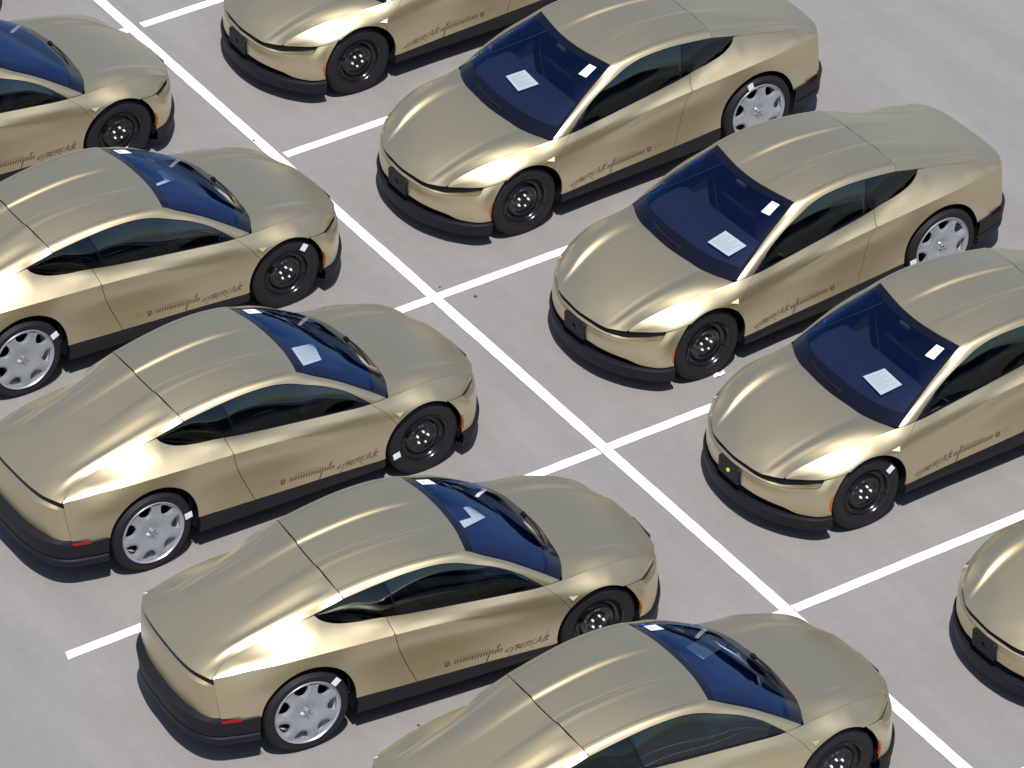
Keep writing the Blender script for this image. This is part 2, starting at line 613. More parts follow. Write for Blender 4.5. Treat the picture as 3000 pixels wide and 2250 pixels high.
b2x = curve_x([(-.80, .672, .765), (-.5, .768, .775), (-.25, .803, .785), (0, .817, .80), (.25, .815, .76), (.5, .792, .75), (.8, .775, .75),
               (1.2, .786, .73), (1.65, .829, .68), (2.0, .857, .66), (2.4, .876, .644), (2.7, .880, .62), (3.0, .862, .57), (3.40, .70, .50)])
b3x = curve_x([(-.80, .702, .555), (-.5, .775, .575), (-.25, .806, .59), (0, .819, .60), (.25, .813, .57), (.45, .799, .55), (.8, .789, .54),
               (1.2, .801, .52), (1.65, .827, .50), (2.0, .849, .48), (2.3, .866, .47), (2.7, .876, .45), (3.0, .862, .43), (3.40, .70, .40)])
b4x = curve_x([(-.80, .712, .47), (-.42, .800, .395), (0, .81, .38), (.45, .806, .372), (.8, .816, .357), (1.0, .821, .35), (1.34, .829, .337), (1.78, .836, .320),
               (2.28, .849, .295), (2.7, .855, .275), (3.1, .848, .27), (3.40, .70, .27)])
side = Loft([b0x, mid_row, c_row, b1x, b2x, b3x, b4x], sharp=lambda x: np.interp(x, [-.8, .9, 1.3, 1.9, 2.1], [1, 1, .7, 0, 0]), sharp_at=3)
VK = 0.13                                   # metric length given to one row step in the flattened side

def side_v(x, z):
    """row parameter at which the side surface has height z."""
    x = np.atleast_1d(np.asarray(x, float)); z = np.atleast_1d(np.asarray(z, float))
    lo = np.zeros_like(x); hi = np.full_like(x, 6.0)
    for _ in range(34):
        m = (lo + hi) / 2
        up = side(x, m)[:, 2] > z
        lo = np.where(up, m, lo); hi = np.where(up, hi, m)
    return (lo + hi) / 2

def side_y(x, z):
    x = np.atleast_1d(np.asarray(x, float))
    return side(x, side_v(x, z))[:, 1]

rail = curve_x([(.415, .528, 1.312), (.75, .545, 1.365), (1.05, .560, 1.388), (1.28, .571, 1.381), (1.45, .580, 1.363), (1.573, .590, 1.340), (1.71, .620, 1.271),
                (1.94, .680, 1.158), (2.10, .722, 1.062), (2.25, .760, .966), (2.352, .787, .896)])
wtop = curve_x([(.175, .605, 1.200), (.30, .610, 1.234), (.435, .615, 1.270), (.73, .628, 1.318), (1.0, .640, 1.348), (1.215, .648, 1.349), (1.35, .655, 1.333), (1.45, .664, 1.309),
                (1.60, .688, 1.257), (1.74, .716, 1.208), (1.94, .757, 1.108), (2.07, .786, 1.006), (2.185, .810, .908)])
belt = curve_x([(.175, .605, 1.198), (.190, .608, 1.170), (.222, .614, 1.142), (.292, .629, 1.106), (.36, .643, 1.085), (.5, .674, 1.060), (.76, .733, 1.045), (.93, .745, 1.022),
                (1.137, .756, .999), (1.53, .776, .960), (1.82, .791, .932), (2.185, .810, .906)])

# paired points of the roof rail: inner edge / outer edge
rp = [(.420, .436), (.75, .74), (1.05, 1.0), (1.28, 1.215), (1.45, 1.35), (1.573, 1.46), (1.71, 1.60), (1.94, 1.80), (2.10, 1.96), (2.25, 2.09), (2.352, 2.185)]
rail_in = curve([rail(np.array([a]))[0] for a, _ in rp])
rail_out_p = [wtop(np.array([b]))[0] for _, b in rp]
rail_t = [0]
_p = np.array([rail(np.array([a]))[0] for a, _ in rp])
_t = np.r_[0, np.cumsum(np.linalg.norm(np.diff(_p, axis=0), axis=1))]
_t /= _t[-1]
_of = [pchip(_t, np.array(rail_out_p)[:, k]) for k in range(3)]
rail_out = lambda s: np.stack([f(s) for f in _of], -1)
def rail_mid(s):
    a, b = rail_in(s), rail_out(s)
    d = b - a
    tang = rail_in(s + 1e-3) - rail_in(s - 1e-3)
    n = np.cross(tang, d)
    n /= np.linalg.norm(n, axis=1, keepdims=True)
    n = n * np.sign(n[:, 1:2])
    return (a + b) / 2 + n * 0.014
RAIL = Loft([rail_in, rail_mid, rail_out])

# roof, windscreen, hood and lid: rows from the centre line outward
def row(pts):
    return curve(pts)
ROOF = Loft([row([(.405, 0, 1.326), (.6, 0, 1.358), (.8, 0, 1.379), (1.0, 0, 1.390), (1.2, 0, 1.387), (1.4, 0, 1.371), (1.655, 0, 1.341)]),
             row([(.406, .10, 1.326), (.6, .10, 1.358), (.8, .11, 1.379), (1.0, .115, 1.390), (1.2, .12, 1.387), (1.4, .12, 1.371), (1.652, .12, 1.342)]),
             row([(.407, .163, 1.327), (.6, .163, 1.359), (.8, .168, 1.380), (1.0, .173, 1.391), (1.2, .178, 1.388), (1.4, .182, 1.372), (1.648, .17, 1.342)]),
             row([(.408, .184, 1.335), (.6, .184, 1.369), (.8, .189, 1.390), (1.0, .194, 1.401), (1.2, .199, 1.397), (1.4, .204, 1.377), (1.645, .21, 1.344)]),
             row([(.411, .27, 1.333), (.6, .27, 1.367), (.8, .28, 1.389), (1.0, .285, 1.401), (1.2, .29, 1.397), (1.4, .29, 1.378), (1.635, .29, 1.346)]),
             row([(.414, .40, 1.325), (.6, .41, 1.357), (.8, .415, 1.381), (1.0, .42, 1.396), (1.2, .43, 1.394), (1.4, .43, 1.376), (1.610, .43, 1.346)]),
             row([tuple(rail(np.array([a]))[0]) for a in (.418, .6, .8, 1.0, 1.2, 1.4, 1.575)])], mirror0=True)
rin = [tuple(rail(np.array([a]))[0]) for a in (1.578, 1.71, 1.85, 2.0, 2.15, 2.27, 2.352)]
def ws_row(top, base, bul):
    top, base = np.array(top), np.array(base)
    out = []
    for t in np.linspace(0, 1, 7):
        p = top + (base - top) * t
        k = bul * 4 * t * (1 - t) * (1 - 0.25 * (t - 0.5))
        out.append(tuple(p + np.array([.437, 0, .893]) * k))
    return row(out)
WS = Loft([ws_row((1.655, 0, 1.341), (2.548, 0, .905), .042), ws_row((1.647, .2, 1.343), (2.537, .27, .902), .042), ws_row((1.620, .40, 1.345), (2.498, .52, .899), .040),
           ws_row((1.598, .51, 1.345), (2.430, .68, .896), .036), row(rin)], mirror0=True)
HOOD = Loft([row([(2.548, 0, .903), (2.7, 0, .884), (2.9, 0, .850), (3.05, 0, .812), (3.2, 0, .760), (3.35, 0, .692), (3.45, 0, .637), (3.530, 0, .582)]),
             row([(2.537, .2, .902), (2.7, .2, .884), (2.9, .195, .8495), (3.05, .19, .811), (3.2, .185, .757), (3.35, .18, .687), (3.44, .175, .635), (3.517, .17, .584)]),
             row([(2.510, .38, .899), (2.7, .39, .882), (2.9, .385, .847), (3.05, .375, .805), (3.2, .355, .746), (3.33, .34, .680), (3.42, .33, .633), (3.498, .32, .588)]),
             row([(2.488, .46, .897), (2.7, .47, .881), (2.9, .46, .846), (3.05, .448, .802), (3.2, .425, .740), (3.32, .40, .678), (3.41, .385, .631), (3.485, .375, .591)]),
             row([(2.470, .52, .896), (2.7, .540, .890), (2.9, .525, .863), (3.05, .505, .822), (3.18, .478, .768), (3.30, .445, .698), (3.39, .427, .643), (3.462, .42, .595)]),
             row([(2.450, .60, .893), (2.7, .625, .888), (2.9, .605, .858), (3.03, .58, .822), (3.15, .552, .775), (3.26, .52, .714), (3.34, .50, .662), (3.425, .485, .601)]),
             row([tuple(b0x(np.array([a]))[0]) for a in (2.372, 2.60, 2.84, 2.98, 3.10, 3.21, 3.30, 3.39)])], mirror0=True)
lid_out = [tuple(wtop(np.array([a]))[0]) for a in (.4335, .30, .20)] + [tuple(b0x(np.array([a]))[0]) for a in (.05, -.13, -.30, -.45, -.58, -.70, -.787)]
lid_rows = []
def lidrow(ys, zs):
    """ys, zs at stations x of the lid."""
    return [(x, y, z) for x, y, z in zip(LX, ys, zs)]
LID = Loft([row([(.400, 0, 1.324), (.2, 0, 1.270), (0, 0, 1.208), (-.2, 0, 1.144), (-.4, 0, 1.080), (-.6, 0, 1.015), (-.78, 0, .960), (-.907, 0, .925)]),
            row([(.401, .10, 1.324), (.2, .10, 1.270), (0, .10, 1.208), (-.2, .11, 1.144), (-.4, .12, 1.080), (-.6, .13, 1.015), (-.78, .14, .960), (-.906, .15, .926)]),
            row([(.402, .15, 1.326), (.2, .15, 1.271), (0, .15, 1.208), (-.2, .16, 1.144), (-.4, .18, 1.079), (-.6, .195, 1.014), (-.78, .21, .960), (-.903, .22, .926)]),
            row([(.403, .19, 1.333), (.2, .19, 1.276), (0, .19, 1.211), (-.2, .20, 1.145), (-.4, .22, 1.078), (-.6, .245, 1.014), (-.78, .27, .959), (-.899, .29, .926)]),
            row([(.407, .34, 1.324), (.2, .33, 1.267), (0, .33, 1.203), (-.2, .33, 1.137), (-.4, .335, 1.071), (-.6, .345, 1.009), (-.78, .37, .957), (-.888, .39, .926)]),
            row([(.413, .47, 1.317), (.2, .445, 1.244), (0, .43, 1.180), (-.2, .42, 1.118), (-.4, .415, 1.060), (-.6, .42, 1.004), (-.77, .45, .954), (-.872, .475, .925)]),
            row([(.417, .522, 1.312), (.2, .500, 1.241), (0, .482, 1.176), (-.2, .474, 1.116), (-.4, .468, 1.060), (-.59, .475, 1.003), (-.74, .50, .955), (-.855, .525, .924)]),
            row([(.422, .575, 1.301), (.2, .556, 1.222), (0, .530, 1.156), (-.2, .512, 1.095), (-.4, .503, 1.040), (-.57, .512, .991), (-.71, .555, .950), (-.825, .585, .920)]),
            row(lid_out)], mirror0=True)

def mirror_mesh(me, name):
    m2 = me.copy()
    m2.name = name
    nrm = [tuple(c.vector) for c in me.corner_normals]
    co = np.empty(len(me.vertices) * 3)
    me.vertices.foreach_get('co', co)
    co = co.reshape(-1, 3) * [1, -1, 1]
    faces = [tuple(reversed(p.vertices)) for p in me.polygons]
    loops = []
    k = 0
    for p in me.polygons:
        seg = nrm[p.loop_start:p.loop_start + p.loop_total]
        loops.append([(a, -b, c) for a, b, c in reversed(seg)])
    mm = mesh_from(name, co, faces, loops, True, me.materials[0])
    bpy.data.meshes.remove(m2)
    return mm

def side_panel(name, polyxz, mat, step=0.035, depth=0.012, gap=0.003, off=0.0):
    """piece of the body side cut by an outline given as (x, z)."""
    fix = np.array([q[2] if len(q) > 2 else np.nan for q in polyxz])
    p = np.array([q[:2] for q in polyxz], float)
    v = side_v(p[:, 0], p[:, 1])
    v = np.where(np.isnan(fix), v, fix)
    q = np.stack([p[:, 0], v * VK], -1)
    keep = [0]
    for i in range(1, len(q)):
        if np.linalg.norm(q[i] - q[keep[-1]]) > 0.004:
            keep.append(i)
    q = offset_poly(q[keep], gap)
    q = resample(q, step)
    # the fold line is kept as an edge where it runs through the piece
    xs = np.arange(-.78, 2.0, 0.03)
    cl = np.stack([xs, np.full_like(xs, 3 * VK)], -1)
    m = inside(q, cl) & (seg_dist(q, cl) > 0.006)
    lines = []
    run = []
    for a, k in zip(cl, m):
        if k:
            run.append(a)
        elif run:
            if len(run) > 1: lines.append(np.array(run))
            run = []
    if len(run) > 1: lines.append(np.array(run))
    vs, fs = cdt(q, step, lines=lines)
    s, vv = vs[:, 0], vs[:, 1] / VK
    P = side(s, vv)
    out = []
    norms = []
    Nv = side.normal(s, vv)
    Nv *= np.where(Nv[:, 1:2] < 0, -1, 1)
    P = P + Nv * off
    tri = []
    cs, cv = [], []
    for f in fs:
        a, b, c = f[:3]
        fn = np.cross(P[b] - P[a], P[c] - P[a])
        if fn @ Nv[a] < 0:
            f = f[::-1]
        tri.append(tuple(f))
        m0 = vs[list(f)].mean(0)
        for i in f:
            r = vs[i] * 0.97 + m0 * 0.03
            cs.append(r[0]); cv.append(r[1] / VK)
    NN = side.normal(np.array(cs), np.array(cv), e=1e-4)
    NN *= np.where(NN[:, 1:2] < 0, -1, 1)
    k = 0
    for f in tri:
        norms.append([NN[k + i] for i in range(len(f))])
        k += len(f)
    verts = [a for a in P]
    if depth > 0:
        ev, ef = boundary_flange(verts, tri, Nv, depth)
        verts += ev
        tri = tri + ef
        norms += [None] * len(ef)
    return mesh_from(name, verts, tri, norms, True, mat)

def arc(c, a0, a1, n=28):
    return [(c[0] + c[2] * math.cos(t), c[1] + c[2] * math.sin(t)) for t in np.linspace(a0, a1, n)]

def ang(c, z):
    return math.asin((z - c[1]) / c[2])

# outlines in (x, z) -------------------------------------------------
beltp = lambda x0, x1, n: [(x, float(belt(np.array([x]))[0, 2])) for x in np.linspace(x0, x1, n)]
b0p = lambda x0, x1, n: [(x, float(b0x(np.array([x]))[0, 2]), 0.0) for x in np.linspace(x0, x1, n)]
b1p = lambda x0, x1, n: [(x, float(b1x(np.array([x]))[0, 2]), 3.0) for x in np.linspace(x0, x1, n)]
b4p = lambda x0, x1, n: [(x, float(b4x(np.array([x]))[0, 2])) for x in np.linspace(x0, x1, n)]
seam_r = [(.765, float(belt(np.array([.765]))[0, 2])), (.785, .97), (.802, .911), (.86, .70), (.935, .50), (.998, .352)]
seam_f = [(2.182, .907), (2.26, .835), (2.335, .745), (2.400, .640)]
fe = 2.69 - math.sqrt(FA[2] ** 2 - (.640 - FA[1]) ** 2)
aE = math.pi - ang(FA, .640)
aS = math.pi + 0.16                     # arch meets the sill behind the front wheel
xS = FA[0] + FA[2] * math.cos(aS); zS = FA[1] + FA[2] * math.sin(aS)
door_poly = (beltp(.765, 2.182, 40) + seam_f[1:-1] + arc(FA, aE, aS, 14) + b4p(xS, .998, 24)[1:] + seam_r[::-1][1:-1])
aR0 = -0.075                            # rear arch, front foot
xR = RA[0] + RA[2] * math.cos(aR0); zR = RA[1] + RA[2] * math.sin(aR0)
aR1 = math.pi - 0.20                    # rear arch, back foot
xQ = RA[0] + RA[2] * math.cos(aR1); zQ = RA[1] + RA[2] * math.sin(aR1)
quarter_poly = (b0p(-.784, .168, 30) + beltp(.178, .765, 40) + seam_r[1:] + b4p(.998, xR, 16)[1:-1] + arc(RA, aR0, aR1, 44)
                + [(-.60, .512), (-.745, .536)] + [(-.757, .65), (-.770, .78)])
aF0 = ang(FA, .690)
fender_poly = (b0p(2.182, 3.389, 44) + b1p(3.389, 3.112, 14)[1:] + [(3.02, .667), (2.93, .690)] + arc(FA, ang(FA, .690), aE, 24) + seam_f[::-1][1:-1])

# ------------------------------------------------------------------ front and rear end curves (half, from the centre outward)
hood_edge = curve([(3.530, 0, .580), (3.517, .17, .582), (3.498, .32, .586), (3.462, .42, .593), (3.425, .485, .599), (3.39, .547, .609), (3.32, .62, .617), (3.24, .70, .627), (3.17, .757, .637), (3.112, .800, .645)])
fas_top = curve([(3.545, 0, .527), (3.532, .17, .527), (3.504, .32, .526), (3.467, .42, .526), (3.430, .50, .528), (3.378, .59, .540), (3.308, .68, .557), (3.235, .757, .579), (3.170, .803, .598)])

def perim(pts_list):
    return [curve(p) for p in pts_list]

_fx = np.array([3.108, 3.065, 3.02, 2.975, 2.93, 2.912])
_fz = np.interp(_fx, [2.93, 3.02, 3.112], [.690, .667, .647])
_fz[-1] = .697
_fold = [tuple(q) for q in side(_fx, side_v(_fx, _fz + .010)) + np.array([0, -.0022, -.001])]
fas_rows = [curve([(3.545, 0, .527), (3.532, .17, .527), (3.504, .32, .526), (3.467, .42, .526), (3.430, .50, .528), (3.378, .59, .540), (3.308, .68, .557), (3.235, .757, .579), (3.172, .803, .594)] + _fold),
            curve([(3.560, 0, .49), (3.547, .17, .49), (3.518, .32, .488), (3.483, .42, .488), (3.445, .50, .489), (3.395, .59, .493), (3.328, .68, .50), (3.255, .757, .51), (3.190, .812, .525), (3.130, .838, .555), (3.065, .852, .565), (3.013, .865, .585)]),
            curve([(3.563, 0, .42), (3.550, .17, .419), (3.522, .32, .417), (3.487, .42, .415), (3.450, .50, .414), (3.402, .59, .412), (3.337, .68, .408), (3.268, .757, .405), (3.203, .815, .405), (3.150, .842, .41), (3.11, .853, .415), (3.081, .860, .420)]),
            curve([(3.558, 0, .372), (3.545, .17, .368), (3.517, .32, .358), (3.482, .42, .350), (3.446, .50, .343), (3.399, .59, .335), (3.335, .68, .305), (3.268, .757, .297), (3.204, .813, .293), (3.150, .838, .290), (3.11, .848, .288), (3.078, .853, .286)])]
FASCIA = Loft(fas_rows)

# ------------------------------------------------------------------ build one car's meshes
ME = {}

def lip(me_rows, name, mat, smooth=True, angle=40, both=True):
    """bands through row curves sampled at n stations, mirrored to the full width."""
    mb = MB()
    mb.strip(me_rows)
    if both:
        mb.strip([[(x, -y, z) for x, y, z in r] for r in me_rows])
    return mb.mesh(name, mat, smooth=smooth, angle=angle)

def samp(c, n, s0=0.0, s1=1.0):
    return [tuple(q) for q in c(np.linspace(s0, s1, n))]

def shift(pts, dx=0, dy=0, dz=0, plan=0.0):
    """offset a perimeter row; plan > 0 pushes it outward in plan."""
    p = np.asarray(pts, float)
    if plan:
        t = np.gradient(p, axis=0)
        n = np.stack([np.abs(t[:, 1]), np.abs(t[:, 0]) * np.sign(p[:, 0].mean()) * 0 + np.abs(t[:, 0]), np.zeros(len(p))], -1)
        n /= np.linalg.norm(n, axis=1, keepdims=True) + 1e-9
        sx = 1 if p[0, 0] > 0 else -1
        n[:, 0] *= sx
        p = p + n * plan
    return [tuple(q + np.array([dx, dy, dz])) for q in p]

e = 0.004
ME['hood'] = grid_panel('hood', HOOD, .004, .998, -5.985, 5.985, 56, 121, M['paint'], out=(0, 0, 1), depth=.007)
ME['roof'] = grid_panel('roof', ROOF, .002, .998, -5.985, 5.985, 40, 97, M['paint'], out=(0, 0, 1))
ME['trunk_lid'] = grid_panel('trunk_lid', LID, .002, .999, -7.985, 7.985, 52, 129, M['paint'], out=(0, 0, 1), depth=0.008)
ME['roof_rail'] = grid_panel('roof_rail', RAIL, .0005, .999, .03, 1.97, 70, 9, M['paint'], out=(0, .6, .8), depth=0.014)
WSO = -0.004
ME['windscreen'] = grid_panel('windscreen', WS, .075, .845, -3.72, 3.72, 24, 41, M['windscreen'], out=(.4, 0, .9), depth=0, off=WSO)
def frame_mesh(name, surf, s, v, hs, hv, mat, out, off):
    """rectangular ring of a loft between the outer borders s, v and inner borders hs, hv."""
    sv = sorted(set(np.round(np.r_[np.linspace(s[0], hs[0], 4), np.linspace(hs[0], hs[1], 24), np.linspace(hs[1], s[1], 6)], 5)))
    vv = sorted(set(np.round(np.r_[np.linspace(v[0], hv[0], 4), np.linspace(hv[0], hv[1], 41), np.linspace(hv[1], v[1], 4)], 5)))
    SS, VV = np.meshgrid(sv, vv, indexing='ij')
    P = surf(SS.ravel(), VV.ravel()); Nn = surf.normal(SS.ravel(), VV.ravel())
    Nn *= np.sign((Nn @ np.asarray(out, float)).sum())
    P = P + Nn * off
    k = len(vv); faces = []
    for i in range(len(sv) - 1):
        for j in range(k - 1):
            cs, cv = (sv[i] + sv[i + 1]) / 2, (vv[j] + vv[j + 1]) / 2
            if hs[0] < cs < hs[1] and hv[0] < cv < hv[1]:
                continue
            f = (i * k + j, (i + 1) * k + j, (i + 1) * k + j + 1, i * k + j + 1)
            if np.cross(P[f[1]] - P[f[0]], P[f[3]] - P[f[0]]) @ Nn[f[0]] < 0:
                f = f[::-1]
            faces.append(f)
    return mesh_from(name, P, faces, [[Nn[q] for q in f] for f in faces], True, mat)
ME['windscreen_border'] = frame_mesh('windscreen_border', WS, (.0, .999), (-3.985, 3.985), (.075, .845), (-3.72, 3.72), M['frit'], (.4, 0, .9), WSO)

ME['door'] = side_panel('door', door_poly, M['paint'])
ME['quarter_panel'] = side_panel('quarter_panel', quarter_poly, M['paint'])
ME['fender'] = side_panel('fender', fender_poly, M['paint'], depth=0, gap=.0008)

# side glass
def glass_surf(x, v):
    a, b = wtop(x), belt(x)
    q = a + (b - a) * v[:, None]
    q[:, 1] += 0.012 * 4 * v * (1 - v)
    return q
def side_glass(name, xa, xb, mat, v0=0.0, v1=1.0, n=40, inset=0.006):
    """xa, xb: functions of v giving the pane's ends."""
    us = 0.5 - 0.5 * np.cos(np.linspace(0, math.pi, n))
    vs = np.linspace(v0, v1, 9)
    rows = []
    for u in us:
        x = np.array([xa(v) + (xb(v) - xa(v)) * u for v in vs])
        q = glass_surf(x, vs)
        q[:, 1] -= inset
        rows.append([tuple(p) for p in q])
    mb = MB()
    mb.strip(rows)
    return mb.mesh(name, mat, smooth=True, angle=60)
xdiv = lambda v: .790 + (.872 - .790) * v
ME['quarter_window'] = side_glass('quarter_window', lambda v: .178, lambda v: xdiv(v) - .004, M['quarterglass'])
ME['door_window'] = side_glass('door_window', lambda v: xdiv(v) + .016, lambda v: 2.06 + (2.0 - 2.06) * v, M['sideglass'], 0.03, 0.93)
def win_border():
    mb = MB()
    def ring(x0, x1, va, vb, n, ins):
        vs = np.linspace(va, vb, 4)
        rows = []
        for u in np.linspace(0, 1, n):
            x = np.array([x0(v) + (x1(v) - x0(v)) * u for v in vs])
            q = glass_surf(x, vs); q[:, 1] -= ins
            rows.append([tuple(p) for p in q])
        mb.strip(rows)
    ring(xdiv, lambda v: 2.18, 0.0, 0.03, 40, .006)
    ring(xdiv, lambda v: 2.18, 0.93, 1.0, 40, .005)
    ring(xdiv, lambda v: xdiv(v) + .016, 0.03, 0.93, 3, .005)
    ring(lambda v: 2.06 + (2.0 - 2.06) * v, lambda v: 2.18, 0.03, 0.93, 8, .006)
    return mb.mesh('window_border', M['frit'], smooth=True, angle=60)
ME['window_border'] = win_border()

# front end -----------------------------------------------------------
n = 46
he = samp(hood_edge, n)
_q = np.linspace(0, 1, 4001)
_c = fas_rows[0](_q)
_k = _q[np.argmin(np.linalg.norm(_c - np.array((3.172, .803, .594)), axis=1))]
ft = samp(fas_rows[0], n, 0, _k)
ins = shift(he, plan=-.020, dz=-.006)
ins2 = [(a[0] * .5 + b[0] * .5 - .004, a[1] * .5 + b[1] * .5 - .004, b[2] + .004) for a, b in zip(ins, ft)]
ins_low = [(a[0], a[1], b[2] + .011) for a, b in zip(shift(he, plan=-.006), ft)]
ME['light_bar'] = lip([shift(he, plan=-.010, dz=-.004), ins, ins_low], 'light_bar', M['lamp'])
ME['front_bumper'] = grid_panel('front_bumper', FASCIA, .0, .998, .0, 2.999, 84, 19, M['paint'], out=(.8, .6, 0), depth=0)
def fascia_full():
    me = ME['front_bumper']
    co = np.empty(len(me.vertices) * 3); me.vertices.foreach_get('co', co); co = co.reshape(-1, 3)
    nr = [tuple(c.vector) for c in me.corner_normals]
    fs = [tuple(p.vertices) for p in me.polygons]
    nn = [nr[p.loop_start:p.loop_start + p.loop_total] for p in me.polygons]
    k = len(co)
    verts = list(co) + list(co * [1, -1, 1])
    faces = fs + [tuple(k + i for i in reversed(f)) for f in fs]
    norms = nn + [[(a, -b, c) for a, b, c in reversed(q)] for q in nn]
    # bright ledge under the light bar
    b0 = len(verts)
    low = shift(ft, plan=-.0006, dz=-.008)
    m = len(ft)
    pts = list(ins_low) + list(ft) + low
    verts += [np.array(q) for q in pts]
    for i in range(m - 1):
        for r_ in (0, m):
            faces.append((b0 + r_ + i, b0 + r_ + m + i, b0 + r_ + m + i + 1, b0 + r_ + i + 1)); norms.append(None)
    b1 = len(verts)
    verts += [np.array((q[0], -q[1], q[2])) for q in pts]
    for i in range(m - 1):
        for r_ in (0, m):
            faces.append((b1 + r_ + i + 1, b1 + r_ + m + i + 1, b1 + r_ + m + i, b1 + r_ + i)); norms.append(None)
    # returned lower edge
    return mesh_from('front_bumper', verts, faces, norms, True, M['paint'])
ME['front_bumper'] = fascia_full()
fb = samp(fas_rows[3], 60)
lw = lambda pts, dz, plan: shift(pts, plan=plan, dz=dz)
led_z = [(q[0], q[1], .285 - .004 * (q[1] / .85)) for q in fb]
s_end = np.linspace(0, 1, len(fb))
ledge = [(a[0], a[1], a[2]) for a in shift(led_z, plan=.035)]
ledge = [(q[0], q[1] if i else 0, q[2]) for i, q in enumerate(ledge)]
def taper(rows):
    out = []
    for r in rows:
        out.append([(x, max(0.0, y), z) for x, y, z in r])
    return out
ME['front_lip'] = lip(taper([shift(fb, plan=-.05, dz=-.01), shift(fb, plan=-.07, dz=-.06), shift(led_z, plan=-.03, dz=-.005), shift(led_z, plan=.020, dz=-.004), shift(led_z, plan=.028, dz=-.016), shift(led_z, plan=.022, dz=-.07),
                             shift(led_z, plan=.012, dz=-.130), shift(led_z, plan=-.06, dz=-.145), shift(led_z, plan=-.16, dz=-.14)]), 'front_lip', M['black'], angle=30)

# rear end ------------------------------------------------------------
te = samp(tail, 36)
r_led = [(q[0] - .012, q[1], .832 + .006 * (q[1] / .65) ** 2) for q in te]
r_led[-1] = (-.7810, .664, .842)
r_led[-2] = (-.806, .633, .8415)
rb_rows_c = curve([(-.918, 0, .523), (-.906, .3, .525), (-.880, .45, .527), (-.838, .60, .531), (-.790, .675, .535), (-.745, .706, .538)])
rb = samp(rb_rows_c, 36)
rmid = [tuple((np.array(a) * (1 - t) + np.array(b) * t) + np.array([-.010 * math.sin(math.pi * t) * (1 - (abs(a[1]) / .66) ** 4), 0, 0])) for a, b in zip(r_led, rb) for t in (.5,)]
def wrap(r):
    x, y, z = r[-1]
    return r + [(x + .035, y + .004 + .02 * (.9 - z) * 0, z)]
ME['rear_bumper'] = lip([wrap(r) for r in (shift(te, plan=-.018, dz=-.066), r_led, rmid, rb)], 'rear_bumper', M['paint'], angle=30)
ME['tail_light_bar'] = lip([shift(te, plan=-.006, dz=-.005), shift(te, plan=-.020, dz=-.007), shift(te, plan=-.020, dz=-.075)], 'tail_light_bar', M['lamp'])
rl = curve([(-.985, 0, .498), (-.975, .3, .499), (-.945, .45, .500), (-.895, .58, .502), (-.825, .672, .504), (-.752, .722, .505), (-.65, .757, .505), (-.54, .785, .503), (-.428, .804, .500)])
rt = curve([(-.918, 0, .520), (-.906, .3, .522), (-.880, .45, .524), (-.838, .60, .528), (-.79, .675, .530), (-.745, .708, .530), (-.65, .742, .520), (-.54, .775, .510), (-.43, .797, .502)])
kk = 40
A1, B1 = samp(rt, kk), samp(rl, kk)
ME['rear_valance'] = lip([shift(A1, plan=-.03), A1, B1, shift(B1, plan=.004, dz=-.02), shift(B1, plan=-.012, dz=-.15), shift(B1, plan=-.028, dz=-.165), shift(B1, plan=-.012, dz=-.185), shift(B1, plan=-.018, dz=-.235), shift(B1, plan=-.05, dz=-.27), shift(B1, plan=-.2, dz=-.28)],
                         'rear_valance', M['black'], angle=30)

# sill
xs = np.linspace(.452, 2.292, 50)
t4 = b4x(xs)
r0 = [(x, y - .012, z - .003) for x, y, z in t4]
r1 = [(x, y + .004, z - .006) for x, y, z in t4]
r2 = [(x, y + .016, z - .040) for x, y, z in t4]
r3 = [(x, y + .012, z * .45 + .205 * .55 + .012) for x, y, z in t4]
r4 = [(x, y - .012, .205) for x, y, z in t4]
r5 = [(x, y - .18, .190) for x, y, z in t4]
mb = MB(); mb.strip([r0, r1, r2, r3, r4, r5])
mb.add([r[0] for r in (r0, r1, r2, r3, r4, r5)], [tuple(range(6))]); mb.add([r[-1] for r in (r0, r1, r2, r3, r4, r5)], [tuple(range(6))])
ME['sill'] = mb.mesh('sill', M['black'], smooth=True, angle=25)

# arch linings, floor pan, cabin
def arch_lining(c, y0, y1):
    mb = MB()
    a = np.linspace(-0.35, math.pi + 0.35, 30)
    o = [(c[0] + (c[2] + .004) * math.cos(t), y0, c[1] + (c[2] + .004) * math.sin(t)) for t in a]
    i = [(p[0], y1, p[2]) for p in o]
    mb.strip([o, i])
    mb.add(i, [tuple(range(len(i)))])
    return mb.mesh('wheel_arch_lining', M['dark'], smooth=True)
def outer_y(c, off):
    return off
def arch_lip(c, rad):
    mb = MB()
    return mb
ME['front_arch'] = arch_lining(FA, .835, .48)
ME['rear_arch'] = arch_lining(RA, .79, .44)
mb = MB()
mb.box((1.35, 0, .215), (1.80, 1.50, .05)); mb.box((2.85, 0, .20), (1.0, .94, .05)); mb.box((-.35, 0, .26), (1.0, .86, .06))
mb.box((3.25, 0, .21), (.36, .92, .06)); mb.box((-.66, 0, .28), (.34, 1.2, .06))
ME['floor_pan'] = mb.mesh('floor_pan', M['dark'])
mb = MB()
sec = []
for x in np.linspace(.42, 2.30, 14):
    yb = float(b0x(np.array([x]))[0, 1]) - .045
    zb = float(b0x(np.array([x]))[0, 2]) - .03
    sec.append([(x, yb, zb), (x, yb + .03, zb - .16), (x, .70, .36), (x, -.70, .36), (x, -yb - .03, zb - .16), (x, -yb, zb)])
mb.strip(sec)
mb.box((.62, 0, .66), (.06, 1.30, .62))
mb.box((.38, 0, .985), (.50, 1.06, .03))
ME['cabin'] = mb.mesh('cabin', M['cabin'])
mb = MB()
dash = []
